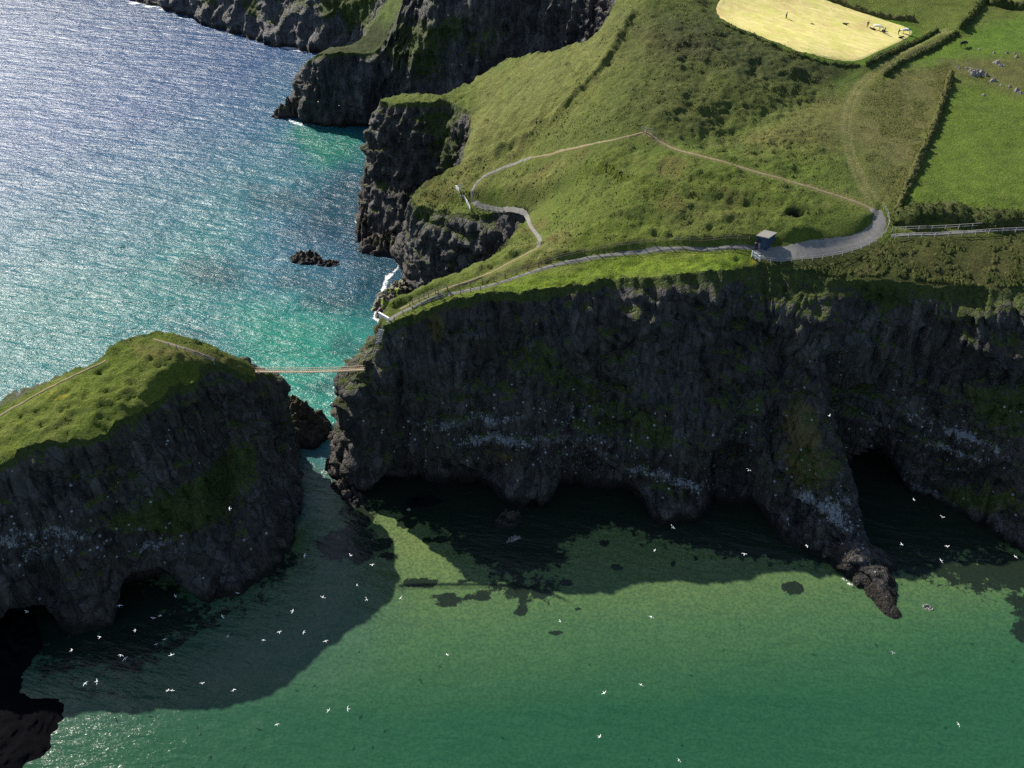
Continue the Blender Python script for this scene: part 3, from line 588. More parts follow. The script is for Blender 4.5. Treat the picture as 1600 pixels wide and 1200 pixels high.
lay([(680, 240), (800, 120), (930, 20), (1010, -10), (1000, 90), (900, 190), (830, 240), (720, 300)], (.135, .14, .045), 30, .7)
lay([(960, 10), (1110, 10), (1340, 96), (1310, 150), (1100, 225), (1030, 215), (900, 230), (960, 120)], (.066, .080, .022), 30, .75)
lay([(1020, 20), (1115, 25), (1240, 85), (1345, 100), (1300, 130), (1180, 120), (1050, 70)], (.040, .052, .018), 24, .8)
lay([(1000, 50), (1090, 60), (1130, 75), (1060, 80)], (.05, .035, .022), 16, .5)
lay([(990, 235), (1080, 220), (1180, 190), (1260, 155), (1340, 100), (1345, 120), (1260, 185), (1150, 222), (1060, 235)], (.085, .135, .026), 14, .85)
lay([(1110, 225), (1200, 190), (1290, 140), (1330, 160), (1318, 240), (1200, 235)], (.125, .12, .042), 18, .75)
lay([(1140, 245), (1320, 240), (1350, 300), (1250, 285)], (.085, .13, .022), 20, .8)
lay([(1334, 140), (1480, 96), (1487, 118), (1450, 215), (1400, 325), (1372, 310), (1340, 250), (1330, 200)], (.118, .112, .042), 16, .85)
lay([(1340, 230), (1400, 250), (1390, 320), (1360, 300)], (.095, .115, .03), 16, .6)
lay([(1490, 118), (1600, 150), (1760, 170), (1760, 350), (1400, 345), (1408, 318), (1455, 215)], (.086, .130, .018), 6, 1)
lay([(1505, 55), (1600, 20), (1760, 20), (1760, 85), (1600, 92), (1440, 100), (1400, 105)], (.085, .15, .016), 8, .9)
lay([(1240, -30), (1540, -30), (1520, 10), (1480, 50), (1440, 48), (1330, 20)], (.098, .128, .022), 10, .9)
lay([(1470, 92), (1600, 88), (1760, 90), (1760, 165), (1600, 150), (1500, 125)], (.095, .098, .032), 10, .9)
lay([(640, 480), (760, 448), (860, 420), (1000, 396), (1180, 392), (1190, 404), (1120, 430), (960, 436), (850, 460), (700, 474)], lime, 10, .85)
lay([(1180, 402), (1400, 372), (1760, 356), (1760, 520), (1180, 520)], (.044, .054, .015), 10, .92)  # dark scrub turf, deepened further to carry the slope's shade
lay([(1420, 400), (1600, 400), (1700, 480), (1450, 480)], (.10, .085, .035), 40, .45)
lay([(900, 350), (1170, 370), (1180, 384), (1000, 388), (880, 405)], (.10, .14, .018), 14, .7)
lay([(745, 325), (800, 328), (840, 320), (900, 290), (880, 280), (800, 305)], (.06, .085, .014), 10, .7)  # shade on the bank's near face painted into the turf
lay([(1080, 335), (1340, 320), (1360, 345), (1300, 380), (1220, 380), (1100, 372)], (.082, .118, .02), 20, .6)
for t in TRACKS: along(t, (.165, .155, .065), .28, .30, .85)
along(PATH_W['dirt'], (.14, .14, .05), .7, .8, .6)
along(line_on([(1125, 35), (1180, 58), (1250, 88), (1330, 100), (1352, 97), (1400, 74), (1440, 52), (1410, 36), (1300, 3)], h_bank), (.085, .15, .014), .6, 1.4, .9)
r = np.hypot((x - PIT[0]) * .85, (y - PIT[1]) * 1.3); s = sstep(1.8, 1.1, r + .4 * n2)[:, None]; C = C * (1 - s) + np.array([.02, .018, .012]) * s
fl = fbm(x * .8, y * .8, 0, 2, 66); s = (sstep(.55, .8, fl) * sstep(.1, .5, fbm(x * .06, y * .06, 0, 2, 67)) * (py > 380) * (px < 1180))[:, None] * .8; C = C * (1 - s) + np.array([.35, .32, .02]) * s
lay([(440, -40), (640, -40), (622, 60), (600, 90), (440, 100)], (.028, .038, .014), 8, .9); lay([(590, -40), (640, -40), (622, 30), (596, 40)], (.09, .13, .03), 10, .8)  # shadowed slope painted dark into the turf, its sunlit strip brighter
ground = mesh_np('ground', np.stack([x, y, z], 1), F, M_GROUND, attrs={'Col': C}); tag(ground, kind='structure')
print('ground', round(time.time() - T0, 1))
# ------------------------------------------------------------------ the island
IS = [((425, 590, 24), [], (462, 700)), ((418, 592, 25), [], (463, 790)), ((400, 588, 27.5), [(425, 680, 14)], (456, 848)), ((382, 584, 28.5), [], (430, 885)),
 ((345, 566, 31), [], (400, 912)), ((330, 574, 31), [(345, 760, 12)], (365, 935)), ((305, 590, 31), [], (320, 936)), ((280, 602, 30.5), [], (250, 948)),
 ((225, 640, 29), [], (180, 965)), ((160, 676, 27.5), [], (118, 985)), ((100, 692, 26.5), [], (70, 975)), ((50, 702, 26), [], (38, 990)), ((0, 726, 24.5), [], (0, 1040)),
 ((-90, 760, 22), [], (-120, 1100)), ((-220, 780, 20), [], (-300, 1080)), ((-340, 730, 20), [], (-420, 900)), ((-300, 690, 22), [], (Y_, -300, 128)),
 ((-140, 690, 24), [], (Y_, -130, 138)), ((-60, 664, 25), [], (Y_, -40, 142)), ((0, 640, 26.5), [], (Y_, 30, 146)), ((80, 598, 29), [], (Y_, 110, 150)), ((160, 562, 32), [], (Y_, 170, 152)),
 ((176, 540, 35), [], (Y_, 200, 154)), ((205, 532, 36), [], (Y_, 230, 154)), ((248, 525, 36.5), [], (Y_, 262, 154)), ((300, 534, 35), [], (Y_, 310, 150)), ((360, 556, 31), [], (Y_, 355, 146)),
 ((392, 572, 28), [], (Y_, 392, 142)), ((420, 583, 25), [], (Y_, 425, 138))]
ISC = [(0, 655, 26.5), (80, 612, 29), (100, 650, 28.5), (160, 576, 32), (150, 620, 30.5), (200, 580, 33), (250, 545, 35.5), (250, 580, 33), (290, 560, 34), (300, 548, 34.5),
       (330, 555, 32.8), (60, 670, 27.3), (-100, 710, 24), (-200, 740, 22), (365, 566, 30), (400, 580, 27.6), (190, 545, 35)]
_up = lambda q: q if q[0] == 'y' or len(q) < 3 or q[2] < 18 else (q[0], q[1], q[2] + 3.5 * min(1., max(0., (270 - q[0]) / 140.)))
IS = [(_up(a), b, c) for a, b, c in IS]; ISC = [_up(q) for q in ISC]
hi_base = TPS([pt(q) for q in ISC] + [pt(s[0]) for s in IS], .2)
ipath = [smooth_line([cast(a, b, hi_base)[:2] for a, b in l], 2) for l in ([(-60, 682), (0, 650), (60, 616), (120, 585), (165, 563)], [(240, 531), (265, 538), (290, 546), (320, 555), (336, 562)])]
def h_isl(X, Y):
    X = np.asarray(X, np.float32); Y = np.asarray(Y, np.float32); a = np.ones(X.shape, np.float32)
    for ln in ipath: D, _ = poly_dist(X, Y, ln, 3); a = np.minimum(a, sstep(.6, 1.8, D))
    r = .6 * fbm(X * .12, Y * .12, 0, 3, 51) + .5 * fbm(X * .4, Y * .4, 0, 4, 52) + .25 * ridged(X * .6, Y * .8, 0, 3, 53)
    return hi_base(X, Y) + r * (.15 + .85 * a)
ICAVES = [([(195, 975), (200, 925), (215, 910), (250, 904), (270, 915), (278, 935), (300, 945), (300, 985)], 8),
          ([(-20, 1010), (20, 965), (60, 960), (78, 985), (70, 1060), (-20, 1100)], 7)]
IMARKS = [('g', [(335, 715), (350, 690), (380, 690), (400, 710), (395, 760), (345, 825), (260, 845), (190, 830), (140, 805), (220, 780), (300, 745)], 26, .8),
 ('g', [(0, 740), (120, 700), (240, 640), (300, 610), (300, 640), (180, 700), (60, 740), (0, 760)], 26, .55), ('g', [(120, 690), (240, 630), (330, 590), (330, 570), (230, 600), (100, 680)], 14, .6),
 ('w', [(-20, 790), (60, 795), (130, 810), (190, 850), (110, 880), (-20, 880)], 26, 1.2), ('w', [(200, 810), (290, 830), (330, 880), (240, 890), (190, 860)], 24, 1.05),
 ('w', [(60, 740), (190, 750), (190, 775), (70, 775)], 18, .5), ('g', [(370, 570), (425, 590), (420, 612), (390, 600)], 8, .6), ('w', [(235, 680), (275, 680), (270, 700), (240, 705)], 10, 1.0)]
A = build_loft(IS, True, .40, h_isl, 5)
isl, irim = finish_loft(A, True, h_isl, -1, 5, 'island_cliff', ICAVES, IMARKS, amp=.85)
xs = np.arange(-150, -35, .42); ys = np.arange(80, 140, .42); mask = grid_mask(xs, ys, irim)
GX, GY = np.meshgrid(xs, ys); nb = np.zeros_like(mask)
nb[1:-1, 1:-1] = ~(mask[:-2, 1:-1] & mask[2:, 1:-1] & mask[1:-1, :-2] & mask[1:-1, 2:] & mask[:-2, :-2] & mask[2:, 2:] & mask[:-2, 2:] & mask[2:, :-2])
ej, ei = np.nonzero(mask & nb)
for s in range(0, len(ej), 400):
    q = np.stack([GX[ej[s:s + 400], ei[s:s + 400]], GY[ej[s:s + 400], ei[s:s + 400]]], 1)
    D = np.hypot(q[:, None, 0] - irim[None, :, 0], q[:, None, 1] - irim[None, :, 1]); k = D.argmin(1); ok = D.min(1) < 1.0
    GX[ej[s:s + 400][ok], ei[s:s + 400][ok]] = irim[k[ok], 0]; GY[ej[s:s + 400][ok], ei[s:s + 400][ok]] = irim[k[ok], 1]
cell = mask[:-1, :-1] & mask[1:, :-1] & mask[:-1, 1:] & mask[1:, 1:]; vm = np.zeros_like(mask)
vm[:-1, :-1] |= cell; vm[1:, :-1] |= cell; vm[:-1, 1:] |= cell; vm[1:, 1:] |= cell
idx = -np.ones(mask.shape, np.int64); idx[vm] = np.arange(vm.sum()); x = GX[vm]; y = GY[vm]; z = h_isl(x, y)
F = np.stack([idx[:-1, :-1], idx[:-1, 1:], idx[1:, 1:], idx[1:, :-1]], -1)[cell]
px, py = proj(x, y, z); n1 = fbm(x * .08, y * .08, 0, 4, 61); n2 = fbm(x * .3, y * .3, 0, 4, 62); wx = px + 8 * n2; wy = py + 5 * n2
C = np.tile(np.array([.088, .125, .014]), (len(x), 1)); s = (sstep(-.2, .5, n1) * .6)[:, None]; C = C * (1 - s) + np.array([.13, .15, .03]) * s
lay([(200, 535), (320, 545), (400, 575), (380, 585), (300, 565), (220, 560)], (.12, .10, .035), 10, .6)
s = (sstep(.35, .6, fbm(x * .5, y * .5, 0, 3, 68)) * soft_poly(wx, wy, [(60, 620), (130, 590), (140, 620), (70, 650)], 14))[:, None] * .8; C = C * (1 - s) + np.array([.32, .28, .02]) * s
isl_top = mesh_np('island_ground', np.stack([x, y, z], 1), F, M_GROUND, attrs={'Col': C}); tag(isl_top, kind='structure')
print('island', round(time.time() - T0, 1))

# ------------------------------------------------------------------ the sea
xs = axis([(-6000, -420, 900, 12), (-420, -120, 10, .9), (-120, 120, .7, .7), (120, 400, .9, 10), (400, 6000, 12, 900)])
ys = axis([(-600, 55, 60, .7), (55, 150, .6, .6), (150, 330, .7, 1.4), (330, 600, 1.6, 8), (600, 9000, 12, 900)])
GX, GY = np.meshgrid(xs, ys); x = GX.ravel().astype(np.float32); y = GY.ravel().astype(np.float32); z = np.zeros_like(x)
px, py = proj(x, y, z); bad = y < 1; px = np.where(bad, -9e3, px); py = np.where(bad, 9e3, py)
n1 = fbm(x * .04, y * .04, 0, 4, 71); n2 = fbm(x * .22, y * .22, 0, 4, 72); n3 = fbm(x * .6, y * .6, 0, 3, 73); wx = px + 22 * n1 + 8 * n2; wy = py + 14 * n1 + 7 * n2
C = np.tile(np.array([.026, .070, .160]), (len(x), 1)); G = np.zeros(len(x)); FO = np.zeros(len(x)); WV = np.ones(len(x))
def grad(v0, v1, c0, c1): return c0 + (c1 - c0) * np.clip((wy - v0) / (v1 - v0), 0, 1)[:, None]
# the shallow channel and the turquoise band in front of the island
lay([(-400, 420), (150, 330), (330, 270), (420, 235), (470, 200), (560, 205), (580, 250), (500, 290), (430, 330), (440, 400), (560, 460), (600, 520), (560, 700), (-400, 760)], (.012, .135, .115), 130, .85)
lay([(470, 205), (560, 208), (560, 232), (500, 250), (470, 235)], (.010, .155, .075), 26, .8)
lay([(380, 480), (600, 490), (590, 600), (540, 700), (470, 700), (380, 620)], (.018, .185, .125), 40, .8)
lay([(540, 250), (600, 280), (640, 460), (600, 500), (520, 460), (530, 400), (450, 370), (470, 300)], (.008, .040, .055), 36, .8)
for cx, cy, a, b in ((335, 430, 45, 16), (545, 546, 22, 9), (520, 475, 40, 14), (430, 312, 36, 12), (470, 440, 40, 10), (500, 600, 28, 10), (545, 612, 26, 9), (300, 520, 30, 9), (600, 545, 14, 20)):
    lay([(cx + a * math.cos(t), cy + b * math.sin(t)) for t in np.linspace(0, 6.28, 12)], (.010, .045, .055), 14, .75)
# sandy bay on the near side
nearb = [(470, 730), (530, 745), (600, 745), (620, 560), (1700, 500), (2600, 1000), (2600, 2600), (-900, 2600), (-900, 880), (0, 880), (300, 870), (450, 800)]
sand = np.array([.086, .130, .050]); mid = np.array([.040, .095, .042]); deep = np.array([.014, .064, .031])
dv = np.clip(((wy + (px - 900) * .03) - 850) / 260, 0, 1)[:, None]; cc = np.where(dv < .5, sand + (mid - sand) * dv * 2, mid + (deep - mid) * (dv - .5) * 2)
xf = sstep(1050, 1650, wx)[:, None] * sstep(880, 1050, wy)[:, None] * .7; cc = cc * (1 - xf) + deep * 1.1 * xf
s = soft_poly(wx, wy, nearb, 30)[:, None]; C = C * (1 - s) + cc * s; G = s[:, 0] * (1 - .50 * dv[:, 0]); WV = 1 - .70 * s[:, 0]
lay([(455, 860), (470, 720), (530, 760), (600, 870), (610, 960), (520, 1060), (200, 1130), (0, 1160), (-200, 1000), (300, 940)], (.030, .075, .055), 50, .6)  # island's cast shadow painted into the water as blue-grey
# weed and boulders under the water
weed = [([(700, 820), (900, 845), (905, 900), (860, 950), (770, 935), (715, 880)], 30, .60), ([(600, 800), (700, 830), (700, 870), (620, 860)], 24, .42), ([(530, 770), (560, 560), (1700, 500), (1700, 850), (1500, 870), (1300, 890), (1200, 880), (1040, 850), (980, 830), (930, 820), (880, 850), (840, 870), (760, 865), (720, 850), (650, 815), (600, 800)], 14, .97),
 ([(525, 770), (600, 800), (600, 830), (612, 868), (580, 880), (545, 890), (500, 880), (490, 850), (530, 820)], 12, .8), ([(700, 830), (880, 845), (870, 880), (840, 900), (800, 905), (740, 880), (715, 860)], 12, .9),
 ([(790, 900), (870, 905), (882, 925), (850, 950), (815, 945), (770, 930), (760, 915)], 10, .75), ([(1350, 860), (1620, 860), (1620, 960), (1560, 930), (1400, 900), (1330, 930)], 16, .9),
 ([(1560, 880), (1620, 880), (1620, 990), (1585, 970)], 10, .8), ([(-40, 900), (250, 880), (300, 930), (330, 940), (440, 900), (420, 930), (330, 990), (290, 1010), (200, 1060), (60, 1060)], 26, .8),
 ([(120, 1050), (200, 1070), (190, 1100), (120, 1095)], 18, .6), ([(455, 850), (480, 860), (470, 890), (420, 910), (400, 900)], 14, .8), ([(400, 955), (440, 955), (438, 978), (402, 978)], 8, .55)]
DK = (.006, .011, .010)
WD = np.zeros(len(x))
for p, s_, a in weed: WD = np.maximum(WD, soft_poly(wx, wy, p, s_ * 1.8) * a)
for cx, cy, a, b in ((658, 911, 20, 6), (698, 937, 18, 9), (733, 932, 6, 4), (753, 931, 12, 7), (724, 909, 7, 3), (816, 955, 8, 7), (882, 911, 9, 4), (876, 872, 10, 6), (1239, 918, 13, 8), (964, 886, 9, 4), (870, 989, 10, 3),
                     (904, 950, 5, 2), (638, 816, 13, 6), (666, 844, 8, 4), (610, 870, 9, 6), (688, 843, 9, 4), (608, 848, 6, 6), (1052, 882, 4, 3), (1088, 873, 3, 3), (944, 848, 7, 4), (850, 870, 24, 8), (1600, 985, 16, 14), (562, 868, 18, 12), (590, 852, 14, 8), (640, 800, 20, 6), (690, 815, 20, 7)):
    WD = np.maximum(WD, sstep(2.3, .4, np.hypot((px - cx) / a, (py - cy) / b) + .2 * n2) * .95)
# foam where the swell meets the rock
def foam(pts, w, amt):
    global FO
    D, _ = poly_dist(px, py, pts, w); FO = np.maximum(FO, np.clip(1 - D / w, 0, 1) * amt)
foam([(200, 2), (250, 12), (300, 24), (355, 42), (400, 60), (440, 72), (480, 80)], 7, 1.0); foam([(560, 340), (556, 345), (568, 352)], 7, .9); foam([(562, 350), (570, 368), (590, 384), (612, 392), (636, 402)], 6, .85); foam([(625, 402), (620, 420), (610, 432)], 6, .8); foam([(446, 178), (455, 190), (475, 196)], 5, .8)
foam([(606, 430), (598, 455), (590, 480), (586, 497), (596, 502)], 8, .95); foam([(1312, 900), (1330, 914), (1345, 912)], 6, .75); foam([(1380, 925), (1396, 918), (1370, 922)], 5, .75)
foam([(465, 192), (500, 198), (520, 199)], 4, .6); foam([(585, 222), (580, 235)], 5, .6); foam([(452, 412), (490, 420), (535, 414)], 4, .5); foam([(516, 735), (528, 760), (560, 776), (590, 790)], 5, .5)
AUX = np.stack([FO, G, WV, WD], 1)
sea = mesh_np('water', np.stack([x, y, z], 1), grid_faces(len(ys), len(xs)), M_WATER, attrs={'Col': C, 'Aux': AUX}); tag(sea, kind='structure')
print('sea', len(x), round(time.time() - T0, 1))
# ------------------------------------------------------------------ sheets on the turf: road, paths, mown field
M_TAR = mat_path('road_surface', (.17, .158, .145), (.26, .245, .225)); M_GRAVEL = mat_path('gravel', (.12, .115, .105), (.23, .22, .20))
M_DIRT = mat_path('dirt', (.17, .13, .07), (.27, .22, .13))
def ribbon(name, ln, w, hf, mat, off=.07, jit=.18):
    c = resample(ln, .5); d = np.gradient(c, axis=0); d /= np.linalg.norm(d, axis=1)[:, None]; n = np.stack([-d[:, 1], d[:, 0]], 1)
    k = 6; t = np.linspace(-.5, .5, k)
    wl = w * (1 + jit * fbm(c[:, 0] * .3, c[:, 1] * .3, 0, 3, 91)); X = c[:, None, 0] + n[:, None, 0] * t * wl[:, None]; Y = c[:, None, 1] + n[:, None, 1] * t * wl[:, None]
    X += .12 * noise3(X * 1.3, Y * 1.3, 0, 92); Y += .12 * noise3(X * 1.3, Y * 1.3, 5, 93)
    Z = hf(X, Y) + off - .10 * (np.abs(t) > .45)
    o = mesh_np(name, np.stack([X, Y, Z], -1).reshape(-1, 3), grid_faces(len(c), k), mat); tag(o, kind='structure'); return o
ribbon('road', PATH_W['road'], 2.7, h_full, M_TAR, .09, .06)
for k, m in (('lower', M_GRAVEL), ('dirt', M_DIRT), ('viewpoint', M_GRAVEL), ('branch', M_DIRT), ('link', M_DIRT), ('cliffpath', M_GRAVEL)):
    ribbon('path', PATH_W[k], PATHS[k][1], h_full, m)
for ln in ipath: ribbon('path', ln, .5, h_isl, M_DIRT, .1)
def mat_hay():
    N = NT('mown_hay'); vec = N.n('VectorRotate', rotation_type='Z_AXIS'); N.L(N.pos(), vec.inputs['Vector']); vec.inputs['Angle'].default_value = math.radians(24)
    d = N.noise(.05, 2, vec=N.pos()); v = vec.outputs[0]
    a = N.noise(.55, 4, .7, vec=v, stretch=(.22, 1.3, 1), dist=2.0); b = N.noise(.22, 4, .65); e = N.noise(3, 4, .7)
    c = N.mix(N.ramp(a, .38, .60), (.56, .46, .18), (.76, .67, .26)); c = N.mix(N.ramp(b, .45, .7, 0, .55), c, (.46, .50, .08))
    c = N.mix(N.ramp(N.noise(.09, 3), .55, .7, 0, .5), c, (.50, .34, .14)); c = N.mix(1.0, c, N.mix(e, (.8,) * 3, (1.15,) * 3), 'MULTIPLY')
    return N.out(c, .9, N.bump(a, .6, .3), .1)
out = resample(np.vstack([HAYW, HAYW[:1]]), 1.0)[:-1]; ctr = out.mean(0); K = 44; V = []
for k in range(K):
    f = 1 - k / K; V.append(ctr + (out - ctr) * f)
V = np.array(V); Z = h_full(V[..., 0], V[..., 1]) + .10; Z[0] -= .12
i = np.arange(K * len(out)).reshape(K, -1); i = np.concatenate([i, i[:, :1]], 1)
F = np.stack([i[:-1, :-1], i[:-1, 1:], i[1:, 1:], i[1:, :-1]], -1).reshape(-1, 4)
tag(mesh_np('field', np.concatenate([V, Z[..., None]], -1).reshape(-1, 3), F, mat_hay()), kind='structure')

# ------------------------------------------------------------------ rocks in the sea and on the turf
M_BLACK = mat_plain('wet_black_rock', (.006, .006, .007), .95, .5, 1.0)
M_BLACK.node_tree.nodes['Principled BSDF'].inputs['Specular IOR Level'].default_value = 0.0
def mat_seaweed_rock():
    N = NT('algae_rock'); f = N.noise(.35, 4, .6); f2 = N.noise(2, 4, .7)
    c = N.mix(N.ramp(f2, .35, .65), (.05, .04, .03), (.26, .22, .17)); c = N.mix(N.ramp(f, .54, .60), c, (.26, .34, .04)); c = N.mix(N.ramp(N.noise(.8, 5, .8), .58, .64, 0, .9), c, (.72, .72, .70))
    return N.out(c, .6, N.bump(f2, 1, .5), .3)
M_ALG = mat_seaweed_rock()
def mat_stone():
    N = NT('pale_stone'); f = N.noise(2.0, 5, .7, vec=N.obj()); c = N.mix(N.ramp(f, .35, .65), (.11, .10, .09), (.34, .32, .29)); return N.out(c, .8, N.bump(f, .8, .3), .2)
M_STONE = mat_stone()
def mat_brownrock():
    N = NT('shore_rock'); f = N.noise(1.1, 5, .7); sx = N.n('SeparateXYZ'); N.L(N.pos(), sx.inputs[0])
    c = N.mix(N.ramp(f, .35, .68), (.016, .014, .012), (.12, .095, .068)); c = N.mix(N.ramp(sx.outputs[2], .5, 1.6), (.012, .011, .010), c)
    c = N.mix(N.math('MULTIPLY', N.ramp(N.noise(.4, 4, .7), .5, .62), N.ramp(sx.outputs[2], 2.0, 3.5)), c, (.085, .085, .025))
    return N.out(c, .65, N.bump(f, 1, .8), .35)
M_SHORE = mat_brownrock()
def mound(name, c, a, b, h, rot, seed, mat, label=None, cat=None, nr=30, nt=90, jag=.5, flat=2.2, group=None, kind=None):
    t = np.linspace(0, 2 * math.pi, nt, endpoint=False)[None, :]; r = np.linspace(0, 1, nr)[::-1][:, None]
    ct, st_ = np.cos(t), np.sin(t); wob = 1 + .28 * fbm(ct * 1.3, st_ * 1.3, seed, 3, seed)
    lx = a * r * ct * wob; ly = b * r * st_ * wob; cr, sr = math.cos(rot), math.sin(rot); X = c[0] + lx * cr - ly * sr; Y = c[1] + lx * sr + ly * cr
    s = max(a, b); q = 1.6 / max(1.2, s ** .5)
    n = fbm(X * q, Y * q, seed, 4, seed + 2, .6); rg = ridged(X * q * .8, Y * q * .8, 0, 3, seed + 4)
    Z = h * (1 - r ** flat) * (1 + jag * n + jag * .5 * (rg - .6)) - .5 * (c[2] < 1)
    X = X + .12 * s ** .6 * fbm(X * 1.1, Z * 1.1, Y, 3, seed + 5) * (r > .05); V = np.stack([X - c[0], Y - c[1], Z + 0 * X], -1).reshape(-1, 3)
    i = np.arange(nr * nt).reshape(nr, nt); i = np.concatenate([i, i[:, :1]], 1); F = np.stack([i[:-1, :-1], i[:-1, 1:], i[1:, 1:], i[1:, :-1]], -1).reshape(-1, 4)
    o = mesh_np(name, V, F, mat, smooth=False if max(a, b) < 3 else True); o.location = [float(v) for v in c]; tag(o, label, cat, group, kind); return o
mound('rock_islet', P(478, 405, 0), 5.2, 3.4, 1.9, -.1, 21, M_SHORE, 'dark jagged rock islet alone in the sea left of the headlands', 'sea rock', jag=.8)
mound('rock_islet', P(512, 412, 0), 3.8, 2.0, 1.2, .1, 22, M_SHORE, 'low brown rock touching the right end of the lone dark islet', 'sea rock', jag=.8)
mound('rock_shelf', P(452, 668, 0), 9.6, 6.8, 6.6, -.30, 23, M_SHORE, 'brown rugged rock knob at the island foot beneath the rope bridge', 'sea rock', jag=.38, flat=3.4, nr=44, nt=150)
mound('rock_shelf', P(612, 466, 0), 3.2, 10.5, 2.6, -.33, 24, M_ALG, 'pale tidal rock shelf with lime green algae and surf behind the bridge steps', 'sea rock', jag=.5, flat=3, nr=40, nt=140)
mound('rock_shelf', P(606, 388, 0), 8.5, 5.0, 3.4, .1, 25, M_SHORE, 'low dark boulder shelf at the waterline between the two tall headlands', 'sea rock', jag=.9, nr=40, nt=140)
mound('rock_shelf', P(578, 360, 0), 4, 7.0, 5.5, -.2, 26, M_SHORE, 'jagged dark rocks at the outer foot of the tall square headland', 'sea rock', jag=.9, nr=40, nt=120)
mound('rock_shelf', P(459, 180, 0), 7, 3.5, 4.0, .2, 27, M_SHORE, 'broken dark rocks at the tip of the far low headland', 'sea rock', jag=.9, nr=40, nt=120)
mound('rock_shelf', P(545, 770, 0), 5.6, 2.3, 1.7, -.75, 28, M_SHORE, 'brown wave washed ledge at the foot of the bridge headland', 'sea rock', jag=.8, nr=36, nt=110)
mound('rock_shelf', P(520, 728, 0), 1.6, 2.6, 2.6, 0, 29, M_SHORE, 'small pinkish rock knob at the channel edge below the bridge headland', 'sea rock', jag=.8)
mound('boulder', P(803, 842, 0), 1.9, .8, 1.0, .5, 30, M_STONE, 'pale boulder breaking the dark water below the big cliff', 'rock', jag=.6, nr=14, nt=40)
mound('boulder', P(1449, 949, 0), 1.3, .9, .8, -.7, 31, M_STONE, 'tan boulder awash in green water right of the rocky spur', 'rock', jag=.6, nr=14, nt=40)
mound('boulder', P(1473, 971, -.35), 1.5, .7, .5, -.7, 32, M_STONE, 'nearly submerged tan rock just below the tan boulder', 'rock', jag=.6, nr=14, nt=40)
mound('boulder', P(638, 796, 0), .8, .5, .6, 0, 33, M_STONE, 'small pale stone at the water edge left of the first cave', 'rock', jag=.6, nr=10, nt=24)
mound('boulder', P(795, 815, 0), 3.2, 2.2, 2.2, .5, 34, M_SHORE, 'dark rock lump in the water between the two left caves', 'rock', jag=.7, nr=24, nt=60)
mound('boulder', P(660, 785, 0), 4.0, 1.6, 1.3, .1, 35, M_BLACK, 'low black rock inside the mouth of the leftmost cave', 'rock', jag=.7, nr=24, nt=60)
mound('rock_shelf', P(-80, 1170, 0), 15.5, 17, 1.3, .15, 36, M_BLACK, 'made-up flat black shelf standing in for an aircraft part, bottom left corner', 'sea rock', jag=.25, flat=5, nr=44, nt=160)  # invented shelf in place of a blurred dark aircraft part
mound('rock_shelf', P(14, 1010, 0), 5.0, 7.5, 2.6, .2, 37, M_BLACK, 'black low rocks at the foot of the island cliff, far left', 'sea rock', jag=.5, flat=3, nr=34, nt=100)
rr = random.Random(5)
stones = [(1491, 97, .5), (1496, 105, .6), (1499, 107, .5), (1509, 106, .6), (1515, 106, .5), (1518, 113, 1.5), (1524, 116, 1.9), (1533, 115, 1.4), (1541, 118, 1.0), (1552, 127, 1.2), (1557, 99, 1.4), (1563, 103, 1.0), (1566, 103, .9),
          (1564, 133, .6), (1578, 135, .7), (1588, 142, 1.2), (1594, 146, .9), (1553, 83, .6), (1573, 83, .7), (1588, 89, .8), (1537, 149, .75), (1530, 77, .5), (1586, 84, .5)]
wh = ['at the left end of the boulder line', 'second from the left end of the boulder line', 'third from the left in the boulder line', 'fourth from the left in the boulder line', 'just left of the largest boulders', 'left neighbour of the largest boulder',
      'largest of the line, dark on its lower side', 'right neighbour of the largest boulder', 'small and long, right of the largest boulders', 'where the boulder line bends down', 'left of the upper outcrop pair', 'middle of the upper outcrop', 'right end of the upper outcrop',
      'small, on the lower boulder slope', 'small, above the scrub at the right edge', 'large, near the right edge of the photo', 'lowest right one of the boulder line', 'left one on the faint upper terrace', 'second on the faint upper terrace', 'right one on the faint upper terrace',
      'standing alone in the green pasture below the boulder line', 'lone, just right of the black cow', 'small, highest at the right edge']
for (a, b, s), w in zip(stones, wh):
    c = cast(a, b, h_full); c[2] -= .12 * s
    mound('boulder', c, s * .75, s * .55, s * .6, rr.uniform(-1, 1), rr.randint(40, 900), M_STONE, 'grey field boulder, ' + w, 'rock', nr=8, nt=16, jag=.6, group='grey boulders at the top of the pasture')
for a, b, s in ((700, 461, .35), (740, 458, .3), (1370, 330, .3)): pass

